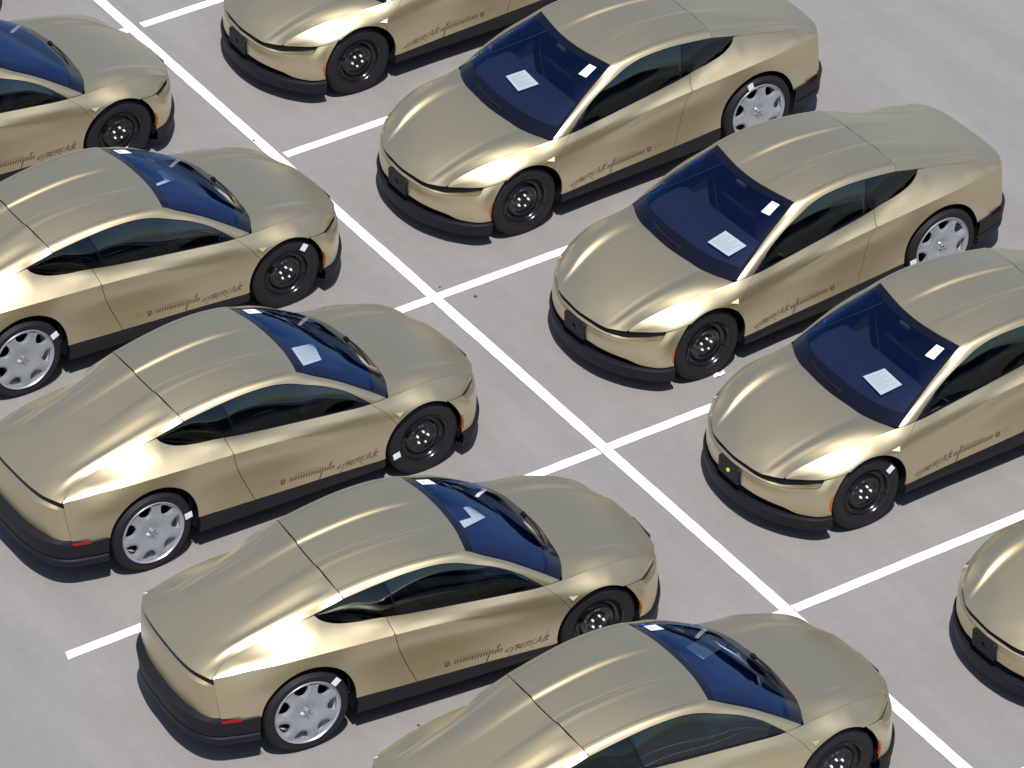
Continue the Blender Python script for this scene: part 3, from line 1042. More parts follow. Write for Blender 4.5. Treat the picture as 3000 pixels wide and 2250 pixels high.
for y in np.linspace(-.70, .70, 9):
    k = 1 - (y / .78) ** 2
    xf = 2.14 + .33 * k ** .8
    dash.append([(1.80, y, .62), (1.80, y, .86), (1.83, y, .915), (1.90, y, .938), (2.10, y, .930), (xf, y, .885), (xf + .02, y, .80)])
mb.strip(dash)
ME['dashboard'] = mb.mesh('dashboard', M['dash'], smooth=True, angle=40)
mb = MB()
mb.box((1.74, 0, .96), (.03, .50, .22), Matrix.Rotation(R(8), 3, 'Y'))
ME['display_screen'] = mb.mesh('display_screen', M['screen'])
def seat_mesh():
    mb = MB()
    def cush(stations, w):
        rows = []
        for (x, z, t, ww) in stations:
            rows.append([(x, -ww, z), (x, -ww * .92, z + t), (x, -ww * .55, z + t * .72), (x, 0, z + t * .66), (x, ww * .55, z + t * .72), (x, ww * .92, z + t), (x, ww, z)])
        mb.strip(rows)
    cush([(.86, .42, .06, .24), (.92, .46, .11, .25), (1.15, .48, .11, .25), (1.34, .50, .10, .25), (1.42, .46, .05, .24)], .25)
    rows = []
    for (x, z, th, ww) in [(.90, .48, .12, .24), (.82, .66, .13, .25), (.74, .86, .12, .245), (.68, 1.00, .10, .21), (.66, 1.05, .09, .14), (.64, 1.14, .10, .13), (.63, 1.20, .07, .11)]:
        rows.append([(x, -ww, z), (x + th, -ww * .9, z), (x + th * .7, -ww * .5, z), (x + th * .65, 0, z), (x + th * .7, ww * .5, z), (x + th, ww * .9, z), (x, ww, z), (x - .03, 0, z)])
    mb.strip(rows, close=True)
    mb.add(rows[-1], [tuple(range(8))])
    return mb.mesh('seat', M['seat'], smooth=True, angle=50)
ME['seat'] = seat_mesh()
mb = MB()
for a, b in ((np.array([.60, -.02]), None),):
    pass
mb.box((1.62, 0, 1.30), (.05, .20, .055)); mb.box((1.70, 0, 1.285), (.10, .12, .03))
ME['camera_pod'] = mb.mesh('camera_pod', M['cabin'])
mb = MB()
wp = []
for yy in np.linspace(-.52, .12, 9):
    xb = 2.548 - .26 * (yy / .787) ** 2
    wp.append([(xb - .055 + .012 * yy, yy, .948), (xb - .048 + .012 * yy, yy, .956), (xb - .036 + .012 * yy, yy, .945)])
mb.strip(wp, close=True)
mb.box((2.50, .12, .935), (.03, .05, .03))
ME['wiper'] = mb.mesh('wiper', M['black'])

# small fittings on the body ----------------------------------------------
def on_side(pts, off=0.002):
    p = np.asarray(pts, float)
    v = side_v(p[:, 0], p[:, 1])
    P = side(p[:, 0], v)
    Nn = side.normal(p[:, 0], v)
    Nn *= np.where(Nn[:, 1:2] < 0, -1, 1)
    return P + Nn * off, Nn
mb = MB()
_sp, _sn = on_side([(2.482, .750), (2.388, .764), (2.408, .735)], .002)
tipf, tipr, base_l = _sp
tipl = base_l + np.array((.006, .030, .002))
mb.add([tipf, tipr, tipl, base_l], [(0, 1, 2), (0, 2, 3), (1, 3, 2)])
ME['side_camera'] = mb.mesh('side_camera', M['paint'], weld=False)
# amber marker on the bumper's trailing edge
mb = MB()
a_o, a_i = [], []
for z in np.linspace(.325, .478, 6):
    x = FA[0] + math.sqrt((FA[2] + .004) ** 2 - (z - FA[1]) ** 2)
    y = np.interp(z, (.286, .42, .585), (.853, .860, .865))
    wv = .024 - .008 * abs((z - .41) / .09)
    a_o.append((x + wv, y - .010, z)); a_i.append((x - .001, y + .004, z))
mb.strip([[(p[0], p[1] + .004, p[2]) for p in a_o], a_i, [(p[0] - .004, p[1] - .02, p[2]) for p in a_i]])
ME['side_marker'] = mb.mesh('side_marker', M['amber'])
mb = MB()
rr = np.array(samp(rl, 400))
rr = rr[(rr[:, 0] > -.738) & (rr[:, 0] < -.588)]
teeth = 14
idx = np.linspace(0, len(rr) - 1, teeth + 1).astype(int)
rib = MB()  # black front-facing faces, added so the reflector reads as shaded from ahead
for a, b in zip(idx[:-1], idx[1:]):
    p, q = rr[a], rr[b]
    base0, crest = (p[0], p[1] + .001), (q[0] - .001, q[1] + .010)
    base1 = (q[0], q[1] + .001)
    for m_, e0, e1 in ((mb, base0, crest), (rib, crest, base1)):
        m_.strip([[(e0[0], e0[1], p[2] + .016), (e1[0], e1[1], p[2] + .016)], [(e0[0], e0[1], p[2] - .008), (e1[0], e1[1], p[2] - .008)]])
ME['reflector_shade_ribs'] = rib.mesh('reflector_shade_ribs', M['black'], weld=False)
ME['rear_reflector'] = mb.mesh('rear_reflector', M['red'], weld=False)
def plate_mesh():
    mb = MB()
    # bracket body with bevelled edge and a central round opening
    W2, Hh, t = .150, .079, .018
    y0, zc, xb = .0, .444, 3.558
    outer = []
    rc = .012
    for cx, cy, a0 in ((W2 - rc, Hh - rc, 0), (-W2 + rc, Hh - rc, 90), (-W2 + rc, -Hh + rc, 180), (W2 - rc, -Hh + rc, 270)):
        for k in range(4):
            a = R(a0 + 30 * k)
            outer.append((cx + rc * math.cos(a), cy + rc * math.sin(a)))
    hole = [(.024 * math.cos(a), .024 * math.sin(a)) for a in np.linspace(0, 2 * math.pi, 14, endpoint=False)]
    vs, fs = cdt(np.array(outer), .05, holes=[np.array(hole)])
    mb.add([(xb + t, y0 + a, zc + b) for a, b in vs], fs)
    ro = [[(xb + t, y0 + a, zc + b) for a, b in outer + outer[:1]], [(xb - .012, y0 + a * 1.03, zc + b * 1.05) for a, b in outer + outer[:1]]]
    mb.strip(ro)
    rh = [[(xb + t, y0 + a, zc + b) for a, b in hole + hole[:1]], [(xb - .004, y0 + a, zc + b) for a, b in hole + hole[:1]]]
    mb.strip(rh)
    for (a, b) in ((-.10, .05), (.10, .05), (-.10, -.05), (.10, -.05)):
        mb.box((xb + t + .002, y0 + a, zc + b), (.005, .012, .012))
    return mb.mesh('plate_bracket', M['black'])
ME['plate_bracket'] = plate_mesh()
mb = MB()
mb.box((3.561, 0, .444), (.006, .05, .05))
ME['bracket_back'] = mb.mesh('bracket_back', M['dark'])
mb = MB()
mb.lathe([(0.0, .030), (.010, .030), (.019, .024), (.021, .0), (0, .0)], 18)
me = mb.mesh('tow_plug', M['lime'], smooth=True)
ME['tow_plug'] = me

# print on the doors ------------------------------------------------------
def stroke(poly, wd):
    """2D polyline -> list of quads with pointed-brush taper."""
    p = np.asarray(poly, float)
    out = []
    for i in range(len(p) - 1):
        d = p[i + 1] - p[i]
        L = np.linalg.norm(d)
        d = d / L
        nn = np.array([-d[1], d[0]])
        w0, w1 = wd * (.75 if i == 0 else 1), wd * (.55 if i == len(p) - 2 else 1)
        a, b = p[i] - d * wd * .2, p[i + 1] + d * wd * .2
        out.append([a + nn * w0, b + nn * w1, b - nn * w1, a - nn * w0])
    return out
# brush-lettering of CYBERCAB in a unit frame (advance along u, height 0..1)
LET = [
    # C, Y, B, E, R, C, A, B : angular, slanted strokes
    [[(.46, .62), (.10, .42), (.02, .20), (.50, .30)]],
    [[(.52, .66), (.74, .40)], [(1.02, .80), (.74, .40), (.50, -.45)]],
    [[(1.02, .08), (1.14, .75)], [(1.08, .70), (1.46, .66), (1.14, .42), (1.50, .25), (1.02, .10)]],
    [[(1.98, .70), (1.62, .62), (1.52, .12), (1.96, .16)], [(1.56, .38), (1.90, .42)]],
    [[(2.02, .06), (2.16, .74)], [(2.10, .70), (2.54, .66), (2.14, .40)], [(2.14, .40), (2.46, .14), (2.96, -.42)]],
    [[(3.06, .74), (2.66, .58), (2.60, .24), (3.04, .18)]],
    [[(3.12, .02), (3.44, .92), (3.62, -.06)], [(3.20, .30), (3.62, .38)]],
    [[(3.74, -.02), (4.10, 1.36)], [(3.90, .62), (4.38, .70), (3.96, .36), (4.34, .14), (3.72, .04)]],
]
def decal_mesh(flip):
    """flip: left side of the car, whose script starts at the front. Both read left to right."""
    quads, faint = [], []
    def place(u, h, x0, x1, len_u, hh, base=0.0):
        """u runs in reading order; returns (x, z) on the door."""
        t = u / len_u
        x = x0 + (x1 - x0) * t
        z0 = float(np.interp(x, (1.0, 1.34, 1.78, 2.28), (.350, .337, .320, .295)))
        return (x, z0 + base + h * hh)
    # script: right side runs from x=1.80 to 2.20, left side from 2.19 to 1.80
    xa, xb = (2.195, 1.800) if flip else (1.805, 2.200)
    for L in LET:
        for pl in L:
            for q in stroke(pl, .034):
                quads.append([place(a + .22 * b, b + .42 * (a / 4.3 - .5), xa, xb, 4.3, .078, .054) for a, b in q])
    # slanted ticks
    n_t = 17
    xa, xb = (1.775, 1.335) if flip else (1.335, 1.785)
    for i in range(n_t):
        u = i + .15 if not flip else i + .15
        lo, hi = .0, 1.0
        if not flip and i == 12: lo, hi = -2.0, 1.15
        if flip and i == 2: lo, hi = -2.0, 1.15
        def q(h, du):
            return place(u + du + .55 * h, h, xa, xb, n_t, .036, .072)
        quads.append([q(lo, 0), q(lo, .42), q(hi, .42), q(hi, 0)])
    # the separate brush mark above
    u = (3.0 if flip else 15.3)
    for seg_ in stroke([(u, 1.5), (u + .9, 2.9)], .30):
        quads.append([place(a, b, xa, xb, n_t, .026, .078) for a, b in seg_])
    # badge: dark rounded square with a light arrow left open
    def bx(a, b):
        xc = 1.279
        return (xc + (-a if flip else a), .428 + b)
    B = .022
    for r in ([(-B, -B), (-.011, -B), (-.011, B), (-B, B)], [(.015, -B), (B, -B), (B, B), (.015, B)],
              [(-.011, .014), (.015, .014), (.015, B), (-.011, B)], [(-.011, -B), (.006, -B), (.006, -.013), (-.011, -.013)],
              [(-.011, -.013), (.0, -.013), (.011, .004), (.006, .008)], [(.004, -.004), (.015, -.002), (.015, .002), (.004, .0)]):
        quads.append([bx(*q) for q in r])
    return quads, faint

def text_polys(txt, size):
    cu = bpy.data.curves.new('lettering', 'FONT')
    cu.body = txt
    cu.size = size
    cu.resolution_u = 1
    o = bpy.data.objects.new('lettering', cu)
    C.objects.link(o)
    bpy.context.view_layer.update()
    me = o.to_mesh()
    vs = [(v.co.x, v.co.y) for v in me.vertices]
    fs = [tuple(p.vertices) for p in me.polygons]
    o.to_mesh_clear()
    bpy.data.objects.remove(o)
    bpy.data.curves.remove(cu)
    return vs, fs

def print_mesh(name, quads, texts, flip, mat):
    verts, faces = [], []
    for q in quads:
        b = len(verts)
        verts += q
        faces.append(tuple(range(b, b + len(q))))
    for txt, size, xs0, zb, slope in texts:
        tv, tf = text_polys(txt, size)
        b = len(verts)
        for a, c in tv:
            x = xs0 - a if flip else xs0 + a
            verts.append((x, zb + c + (x - 1.4) * slope))
        faces += [tuple(b + i for i in f) for f in tf]
    P, Nn = on_side(verts, .0022)
    ff = []
    for f in faces:
        if np.cross(P[f[1]] - P[f[0]], P[f[2]] - P[f[0]]) @ Nn[f[0]] < 0:
            f = f[::-1]
        ff.append(f)
    return mesh_from(name, P, ff, None, False, mat)
for key, flip in (('right', False), ('left', True)):
    qd, _ = decal_mesh(flip)
    big = print_mesh('lettering', qd, [], flip, M['print'])
    tx = [('Tesla Engineering Prototype', .024, (1.70 if flip else 1.40), .4535, -.035),
          ('Not for Sale', .013, (1.225 if flip else 1.155), .449, -.035),
          ('Property of Tesla, Inc.', .012, (1.225 if flip else 1.105), .432, -.035),
          ('Do not tamper', .013, (1.225 if flip else 1.115), .415, -.035)]
    if not flip:
        tx[0] = ('Tesla Engineering Prototype', .024, 1.40, .4535, -.035)
    small = print_mesh('small_print', [], tx, flip, M['printf'])
    if flip:
        # left-hand meshes are stored already mirrored to y < 0 handling: flip below
        pass
    ME['lettering_' + key], ME['small_print_' + key] = big, small
def flip_y(me):
    for v in me.vertices:
        v.co.y *= -1
    me.flip_normals()
    me.update()
    return me
flip_y(ME['lettering_right']); flip_y(ME['small_print_right'])

# ------------------------------------------------------------------ wheels (axis along +y = outward)
def tyre_mesh(Rt, rim, width, name='tyre'):
    h = width / 2
    mb = MB()
    prof = [(rim - .004, -.030), (rim + .002, -.010), (rim + .010, -.004), (rim + .020, -.004), (rim + (Rt - rim) * .45, .004), (rim + (Rt - rim) * .62, .003), (Rt - .028, -.006),
            (Rt - .012, -.014), (Rt - .004, -.026)]
    for g in range(4):
        y = -.045 - g * (width - .085) / 4
        prof += [(Rt, y + .012), (Rt, y - (width - .085) / 4 + .020), (Rt - .007, y - (width - .085) / 4 + .019), (Rt - .007, y - (width - .085) / 4 + .013)]
    prof += [(Rt, -width + .04), (Rt - .006, -width + .022), (Rt - .03, -width + .002), (rim + .02, -width), (rim - .004, -width + .02)]
    mb.lathe(prof, 72)
    # shoulder blocks: shallow sipes round the outer shoulder
    k = 60
    for i in range(k):
        a = 2 * math.pi * i / k
        da = .010
        for (r0, y0, r1, y1) in ((Rt - .0115, -.0135, Rt + .0012, -.040),):
            v = [(r * math.cos(a + s * da), y, r * math.sin(a + s * da)) for r, y in ((r0 + .0015, y0 + .0015), (r1, y1)) for s in (-1, 1)]
            mb.add(v, [(0, 1, 3, 2)])
    return mb.mesh(name, M['tyre'], smooth=True, angle=38, weld=True)
FR, FRIM, RR_, RRIM = .357, .232, .388, .298
ME['front_tyre'] = tyre_mesh(FR, FRIM, .215, 'tyre')
ME['rear_tyre'] = tyre_mesh(RR_, RRIM, .235, 'tyre')

def steel_rim():
    mb = MB()
    mb.lathe([(FRIM + .001, -.012), (FRIM + .004, -.001), (FRIM - .004, .001), (FRIM - .012, -.006), (FRIM - .018, -.030), (FRIM - .030, -.052), (.180, -.058), (.168, -.050),
              (.155, -.034), (.142, -.030), (.125, -.038), (.108, -.046), (.092, -.045), (.082, -.040), (.070, -.040), (.045, -.040), (.040, -.036), (.034, -.026), (.028, -.024), (.0, -.024)], 72)
    return mb.mesh('rim', M['steel'], smooth=True, angle=50)
ME['steel_rim'] = steel_rim()
mb = MB()
mb.lathe([(0, .020), (.007, .019), (.0105, .014), (.0115, .0), (.0115, -.004)], 12)
ME['lug_nut'] = mb.mesh('lug_nut', M['bright'], smooth=True)
mb = MB()
mb.lathe([(.030, -.002), (.029, .006), (.020, .009), (.0, .009)], 20)
ME['hub_cap'] = mb.mesh('hub_cap', M['black'], smooth=True)

def cover_mesh():
    """silver seven-opening wheel cover."""
    rad = RRIM
    nsp = 7
    outer = [(rad * .965 * math.cos(a), rad * .965 * math.sin(a)) for a in np.linspace(0, 2 * math.pi, 84, endpoint=False)]
    holes, walls = [], []
    for i in range(nsp):
        c = 2 * math.pi * (i + .5) / nsp
        pts = [(.268, -.235), (.2685, -.12), (.269, 0), (.2685, .12), (.268, .235), (.242, .262), (.212, .225), (.186, .125), (.180, 0), (.186, -.125), (.212, -.225), (.242, -.262)]
        holes.append(np.array([(r * math.cos(c + t), r * math.sin(c + t)) for r, t in pts]))
    vs, fs = cdt(np.array(outer), .016, holes=holes)
    def depth(p):
        r = np.hypot(p[:, 0], p[:, 1])
        d = np.interp(r, [0, .05, .10, .17, .23, .288], [-.018, -.016, -.004, .004, .0, -.010])
        # the face folds down toward each opening
        for h in holes:
            dd = seg_dist(h, p)
            d = d - np.where(dd < .020, (.020 - dd) * .55, 0)
        return d
    d = depth(vs)
    mb = MB()
    mb.add([(a, k, b) for (a, b), k in zip(vs, d)], fs)
    for h in holes:
        hd = depth(h)
        m = h.mean(0)
        inn = m + (h - m) * .97
        top = [(a, k, b) for (a, b), k in zip(h, hd)]
        bot = [(a, k - .022, b) for (a, b), k in zip(inn, hd)]
        mb.strip([top + top[:1], bot + bot[:1]])
    mb.lathe([(rad * .965, -.010), (rad * .985, -.004), (rad * 1.0, .004), (rad * 1.012, .0), (rad * 1.012, -.03)], 84)
    return mb.mesh('wheel_cover', M['alloy'], smooth=True, angle=32)
ME['wheel_cover'] = cover_mesh()
mb = MB()
mb.lathe([(.285, -.012), (.268, -.04), (.262, -.18)], 60)
ME['rim_barrel'] = mb.mesh('rim_barrel', M['barrel'], smooth=True)
mb = MB()
mb.lathe([(.258, -.170), (.20, -.115), (.0, -.110)], 48)
ME['brake_disc'] = mb.mesh('brake_disc', M['dark'], smooth=True)
mb = MB()
for i in range(5):
    a = 2 * math.pi * i / 5 + .3
    q = Matrix.Rotation(-a, 3, 'Y')
    mb.box(q @ Vector((.030, -.010, 0)), (.026, .010, .010), q)
    mb.box(q @ Vector((.044, -.009, 0)), (.011, .012, .015), q)
mb.lathe([(.026, -.016), (.025, -.002), (.018, .0), (.015, -.014), (0, -.016)], 20)
ME['cover_hub'] = mb.mesh('cover_hub', M['hubmetal'], smooth=True, angle=30)
def tyre_label(Rm, name):
    mb = MB()
    mb.box((Rm, .0068, 0), (.072, .0016, .062))
    mb.box((Rm + .016, .0080, .008), (.022, .0008, .032))
    return mb.mesh(name, M['label'])
ME['tyre_label_front'] = tyre_label(.296, 'tyre_label')
ME['tyre_label_rear'] = tyre_label(.346, 'tyre_label')
mb = MB()
mb.lathe([(.0045, -.03), (.0045, .01), (0, .012)], 8)
ME['valve'] = mb.mesh('valve', M['dark'])

# ------------------------------------------------------------------ assembling the first car
def empty(name, loc=(0, 0, 0), rz=0, parent=None):
    o = bpy.data.objects.new(name, None)
    o.empty_display_size = .2
    C.objects.link(o)
    o.location = loc
    o.rotation_euler = (0, 0, rz)
    if parent is not None:
        o.parent = parent
    return o

def part(name, key, parent, mirror=False, **kw):
    me = ME[key]
    if mirror:
        k = key + '#m'
        if k not in ME:
            ME[k] = mirror_mesh(me, me.name)
        me = ME[k]
    o = link(name, me, None, parent)
    return o

def make_wheel(car, front, left, x, y, z, spin):
    name = 'wheel'
    base = part(name, 'steel_rim' if front else 'wheel_cover', car)
    base.location = (x, y if left else -y, z)
    base.rotation_euler = (0, 0, 0) if left else (0, 0, math.pi)
    base.rotation_euler.y = spin
    part('tyre', 'front_tyre' if front else 'rear_tyre', base)
    if front:
        for i in range(5):
            a = 2 * math.pi * i / 5 + .35
            q = part('lug_nut', 'lug_nut', base)
            q.location = (.057 * math.cos(a), -.036, .057 * math.sin(a))
        q = part('hub_cap', 'hub_cap', base)
        q.location = (0, -.026, 0)
    else:
        part('rim_barrel', 'rim_barrel', base)
        part('brake_disc', 'brake_disc', base)
        part('cover_hub', 'cover_hub', base)
        q = part('valve', 'valve', base)
        q.location = (.258 * math.cos(.45), -.03, .258 * math.sin(.45))
    return base

def make_car():
    car = empty('gold_coupe')
    for nm in ('hood', 'roof', 'trunk_lid', 'windscreen_border', 'front_bumper', 'light_bar', 'front_lip', 'rear_bumper', 'tail_light_bar', 'rear_valance', 'floor_pan', 'cabin', 'dashboard', 'wiper'):
        o = part(nm, nm, car)
        if nm == 'windscreen_border':
            part('windscreen_glass', 'windscreen', o)
            part('camera_pod', 'camera_pod', o)
        if nm == 'dashboard':
            part('display_screen', 'display_screen', o)
    for yy in (.36, -.36):
        o = part('seat', 'seat', car)
        o.location = (0, yy, 0)
    pb = part('plate_bracket', 'plate_bracket', car)
    part('bracket_back', 'bracket_back', pb)
    for left in (True, False):
        m = not left
        part('roof_rail', 'roof_rail', car, m)
        d = part('door', 'door', car, m)
        part('door_window', 'door_window', d, m)
        part('window_border', 'window_border', d, m)
        part('lettering', 'lettering_left' if left else 'lettering_right', d)['kind'] = 'stuff'
        part('small_print', 'small_print_left' if left else 'small_print_right', d)['kind'] = 'stuff'
        q = part('quarter_panel', 'quarter_panel', car, m)
        part('quarter_window', 'quarter_window', q, m)
        part('rear_reflector', 'rear_reflector', q, m)
        part('reflector_shade_ribs', 'reflector_shade_ribs', q, m)['kind'] = 'stuff'
        f = part('fender', 'fender', car, m)
        part('side_camera', 'side_camera', f, m)
        part('side_marker', 'side_marker', f, m)
        part('sill', 'sill', car, m)
        part('wheel_arch_lining', 'front_arch', car, m)
        part('wheel_arch_lining', 'rear_arch', car, m)
        make_wheel(car, True, left, 2.70, .846, .354, 0)
        make_wheel(car, False, left, 0.0, .806, .385, 0)
    return car

def copy_tree(o, parent=None):
    c = o.copy()
    C.objects.link(c)
    if parent is not None:
        c.parent = parent
        c.matrix_parent_inverse = o.matrix_parent_inverse.copy()
    for ch in list(o.children):
        copy_tree(ch, c)
    return c

# ------------------------------------------------------------------ the lot
def structure(o):
    o['kind'] = 'structure'
    return o
me = bpy.data.meshes.new('pavement')
g = 600.0
me.from_pydata([(-g, -g, 0), (g, -g, 0), (g, g, 0), (-g, g, 0)], [], [(0, 1, 2, 3)])
structure(link('pavement', me, M['ground']))

def painted_line(name, a, b, wd, z, round_end=False):
    a, b = Vector(a), Vector(b)
    d = (b - a).normalized()
    nn = Vector((-d.y, d.x))
    L = (b - a).length
    k = max(8, int(L / .12))
    top, bot = [], []
    for i in range(k + 1):
        p = a + d * (L * i / k)
        wob = .0025
        top.append(p + nn * (wd / 2 + random.uniform(-wob, wob)))
        bot.append(p - nn * (wd / 2 + random.uniform(-wob, wob)))
    if round_end:
        bot[-1] = bot[-1] - d * .035
        top[-1] = top[-1] - d * .004
    mb = MB()
    mb.strip([[(p.x, p.y, z) for p in top], [(p.x, p.y, z) for p in bot]])
    return link(name, mb.mesh(name, M['line']), None)
def LP(x, y):
    return (x, y + YO)
D = Vector((math.cos(R(-57.35)), math.sin(R(-57.35))))
c0 = Vector(LP(-.712, 42.642))
painted_line('bay_line', c0 - D * 34, c0 + D * 34, .108, .0075)['kind'] = 'structure'
E33 = Vector((math.cos(R(33.35)), math.sin(R(33.35))))
PP = [(-3.715, 47.44), (-2.215, 45.05), (-.712, 42.642), (.812, 40.252), (2.350, 37.880)]
for k in range(-8, 14):
    i = k
    if 0 <= i <= 4:
        p = Vector(LP(*PP[i]))
    elif i < 0:
        p = Vector(LP(*PP[0])) + D * (2.826 * i)
    else:
        p = Vector(LP(*PP[4])) + D * (2.826 * (i - 4))
    painted_line('bay_line', p + E33 * .056, p + E33 * 5.49, .105, .004, True)['kind'] = 'structure'
    painted_line('bay_line', p - E33 * .056, p - E33 * 5.47, .105, .004, True)['kind'] = 'structure'

POSE = dict(
    L0=(-8.28, 46.445, 32.4), L1=(-6.4462, 44.1558, 32.44), L2=(-4.7817, 41.7593, 32.56), L3=(-3.4952, 39.1544, 32.72), L4=(-2.0475, 36.7068, 28.18), L5=(-.0905, 34.6097, 32.13),
    R1=(.3637, 48.3455, -148.06), R2=(1.9103, 45.9009, -146.6), R3=(3.5015, 43.5706, -145.47), R4=(4.8815, 41.2501, -147.3), R5=(6.9018, 38.7877, -146.88))
LABEL = dict(
    L0='gold coupe whose dark bumper just reaches into the top left edge',
    L1='gold coupe in the top left corner with its rear half outside the frame',
    L2='gold coupe with white labels on both visible tyres and its tail cut off at left',
    L3='gold coupe with a white label low on its black front wheel',
    L4='gold coupe parked slightly askew showing its tail and red reflector in full',
    L5='gold coupe at the bottom edge with a blue sticker in its windscreen',
    R1='gold coupe facing left at the top edge with its roof cut off',
    R2='gold coupe facing left with a white label above its silver rear wheel',
    R3='gold coupe facing left with a white paper scrap beside its front tyre',
    R4='gold coupe facing left with a yellow plug in its bracket and labelled front tyre',
    R5='gold coupe at the right edge with only its nose in view')
# angle of the paper label on the tyre in the wheel plane (degrees from forward), None: no label in sight
TL = dict(L2=(53.0, 26.7), L3=(-167.5, 9.3), L4=(None, 42.1), R2=(None, 71.8), R3=(None, -6.5), R4=(142.6, None))

proto = make_car()
CARS = {}
for i, (k, (x, y, a)) in enumerate(POSE.items()):
    o = proto if i == 0 else copy_tree(proto)
    CARS[k] = o
for k, (x, y, a) in POSE.items():
    o = CARS[k]
    o.location = (x, y + YO, 0)
    o.rotation_euler = (0, 0, R(a))
    o['label'] = LABEL[k]
    o['category'] = 'car'
    o['group'] = 'gold coupes parked nose to nose'
    whs = [c for c in o.children if c.name.startswith('wheel') and 'arch' not in c.name]
    for wi, wo_ in enumerate(whs):
        wo_.rotation_euler.y = random.uniform(0, 6.28)
        front = wo_.location.x > 1
        near_side = (wo_.location.y > 0) == (k[0] == 'R')
        if near_side and k in TL:
            t = TL[k][0 if front else 1]
            if t is not None:
                lb = part('tyre_label', 'tyre_label_front' if front else 'tyre_label_rear', wo_)
                # local wheel frame: spin about y after the half turn of the right-hand wheels
                left = wo_.location.y > 0
                th = R(t) if left else math.pi - R(t)
                lb.rotation_euler = (0, -th - wo_.rotation_euler.y, 0)
    # stickers inside the windscreen's upper corner
    wsb = [c for c in o.children if c.name.startswith('windscreen_border')][0]
    def ws_quad(name, s0, s1, v0, v1, mat, off=-.010):
        sv = np.array([s0, s0, s1, s1]); vv = np.array([v0, v1, v1, v0])
        P = WS(sv, vv); Nn = WS.normal(sv, vv); Nn *= np.sign(Nn[0, 2])
        P = P + Nn * off
        mb = MB()
        Q = P - Nn * .0012
        mb.add(list(P) + list(Q), [(0, 1, 2, 3), (7, 6, 5, 4), (0, 4, 5, 1), (1, 5, 6, 2), (2, 6, 7, 3), (3, 7, 4, 0)])
        return mb.mesh(name, mat)
    if 'sticker' not in ME:
        ME['sticker'] = ws_quad('windscreen_sticker', .095, .245, 2.18, 2.92, M['label'], off=.0015)
        ME['bluest'] = ws_quad('blue_sticker', .085, .150, 3.05, 3.38, M['blue'], off=.0015)
        mbk = MB()
        ME['sticker_line'] = ws_quad('print_line', .115, .126, 2.35, 2.80, M['ink'], off=.0022)
        ME['sticker_line2'] = ws_quad('print_line', .138, .150, 2.35, 2.70, M['ink'], off=.0022)
    part('windscreen_sticker', 'sticker', wsb)
    part('print_line', 'sticker_line', wsb)
    part('print_line', 'sticker_line2', wsb)
    if k == 'L5':
        part('blue_sticker', 'bluest', wsb)
    if k == 'R4':
        pb = [c for c in o.children if c.name.startswith('plate_bracket')][0]
        t = part('tow_plug', 'tow_plug', pb)
        t.location = (3.562, 0, .444)
        t.rotation_euler = (0, 0, R(-90))
        t['label'] = 'yellow-green plug in the bracket opening'

# sheets of paper lying on the dashboards
PAPER = dict(
    R3=[(2.246, .199), (2.01, .151), (2.001, .459), (2.229, .496)], R2=[(2.154, -.31), (1.949, -.297), (1.977, -.014), (2.202, -.023)],
    R4=[(2.209, .06), (1.985, .072), (2.002, .356), (2.242, .375)], L3=[(2.008, .238), (2.203, .19), (2.132, -.066), (1.958, -.051)],
    L4=[(2.082, .42), (2.135, .42), (2.183, .208), (1.959, .167), (1.967, .27), (2.079, .263)],
    L2=[(2.115, .495), (2.16, .479), (2.178, .273), (1.995, .277), (2.006, .312), (2.101, .316)], L5=[(2.084, .494), (2.345, .532), (2.376, .331), (2.12, .283)])
PLAB = dict(R2='white sheet behind the windscreen of the coupe with the labelled silver rear wheel',
            R3='white sheet behind the windscreen of the coupe beside the paper scrap',
            R4='white sheet behind the windscreen of the coupe with the yellow plug',
            L3='square white sheet in the coupe with a label low on its front wheel',
            L4='folded angular white sheet in the coupe that is parked askew',
            L2='folded angular white sheet in the coupe with two labelled tyres',
            L5='white sheet in the coupe with the blue windscreen sticker')
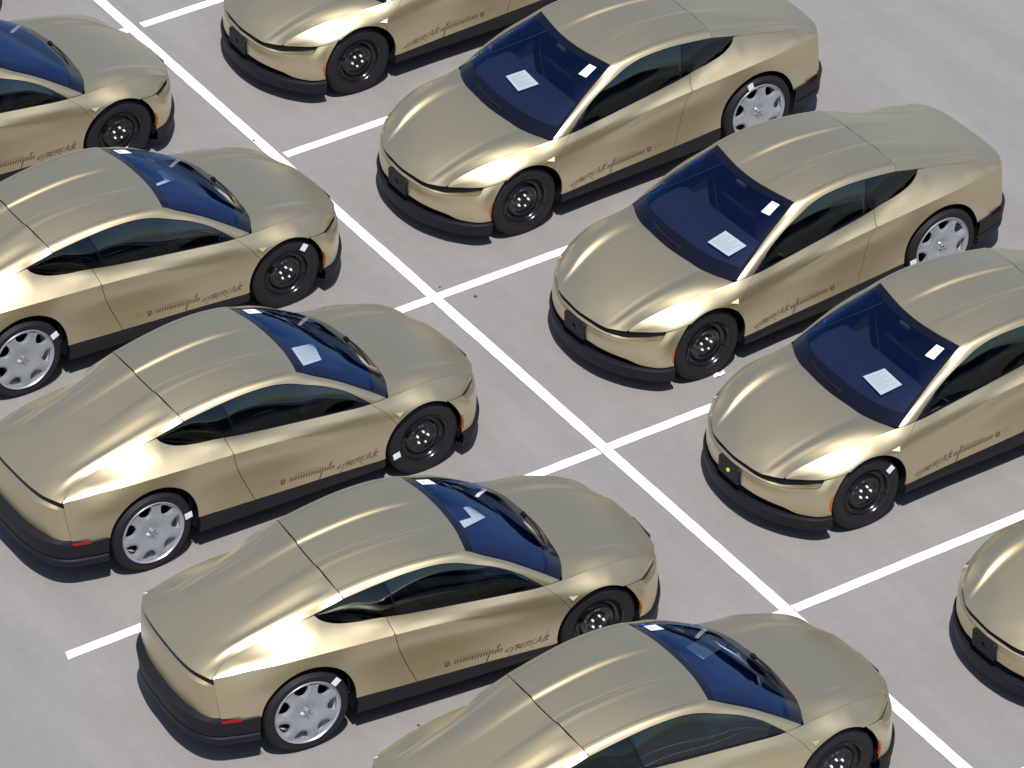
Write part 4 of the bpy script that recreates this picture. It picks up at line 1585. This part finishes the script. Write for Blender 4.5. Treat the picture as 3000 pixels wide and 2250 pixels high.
for k, pl in PAPER.items():
    x, y, a = POSE[k]
    c, s_ = math.cos(R(a)), math.sin(R(a))
    cen = np.mean(pl, 0)
    z = .955
    mb = MB()
    npt = len(pl)
    P = [((q[0] - cen[0]) * c - (q[1] - cen[1]) * s_, (q[0] - cen[0]) * s_ + (q[1] - cen[1]) * c, 0) for q in pl]
    top = [(p[0], p[1], .0012 + .004 * math.sin(9 * p[0] + 5 * p[1])) for p in P]
    bot = [(p[0], p[1], p[2] - .0015) for p in top]
    mb.add(top + bot, [tuple(range(npt)), tuple(reversed(range(npt, 2 * npt)))] + [(i, i + npt, (i + 1) % npt + npt, (i + 1) % npt) for i in range(npt)])
    o = link('paper_sheet', mb.mesh('paper_sheet', M['paper']), None)
    o.location = (x + cen[0] * c - cen[1] * s_, y + YO + cen[0] * s_ + cen[1] * c, z)
    o['label'] = PLAB[k]
    o['category'] = 'paper'
    o['group'] = 'paper sheets on the dashboards'
    if npt == 4:
        T = np.array(top)
        mb = MB()
        for i in range(9):
            u0, u1 = .12 + .085 * i, .12 + .085 * i + .018
            v1 = .88 - .25 * ((i * 7) % 3 == 1)
            q = [(1 - u) * ((1 - v) * T[0] + v * T[1]) + u * ((1 - v) * T[3] + v * T[2]) + np.array([0, 0, .0012]) for u, v in ((u0, .12), (u1, .12), (u1, v1), (u0, v1))]
            mb.add(q, [(0, 1, 2, 3)])
        pr = link('print', mb.mesh('print', M['ink']), None, o)
        pr['kind'] = 'stuff'

# scrap of paper and stones on the pavement
mb = MB()
rows = []
for i, u in enumerate(np.linspace(-.06, .06, 7)):
    rows.append([(u, -.020, .004 + .010 * math.sin(i * .9) ** 2), (u, 0, .012 + .012 * math.sin(i * .9 + .5) ** 2), (u + .010, .022, .006 + .018 * math.sin(i * .8) ** 2)])
mb.strip(rows)
o = link('paper_scrap', mb.mesh('paper_scrap', M['label'], smooth=True), None)
o.location = (*LP(1.862, 41.385), .006)
o.rotation_euler = (0, 0, R(32))
o['label'] = 'crumpled white paper scrap on the pavement beside a black front tyre'
o['category'] = 'litter'
def stone(x, y, r, label):
    bm = bmesh.new()
    bmesh.ops.create_icosphere(bm, subdivisions=2, radius=r)
    for v in bm.verts:
        v.co *= 1 + random.uniform(-.22, .22)
        v.co.z *= .6
    me = bpy.data.meshes.new('stone')
    bm.to_mesh(me); bm.free()
    o = link('stone', me, M['pebble'])
    o.location = (*LP(x, y), r * .45)
    o['label'] = label
    o['category'] = 'stone'
    o['group'] = 'stones on the pavement'
stone(-.337, 42.66, .016, 'larger dark stone just right of the central line crossing')
stone(-.666, 42.815, .010, 'tiny dark stone above the central line crossing')
stone(-2.477, 45.332, .014, 'dark stone on the edge of the long white line')
stone(-.774, 36.317, .012, 'dark stone on the pavement between the two lowest left cars')
bpy.context.view_layer.update()
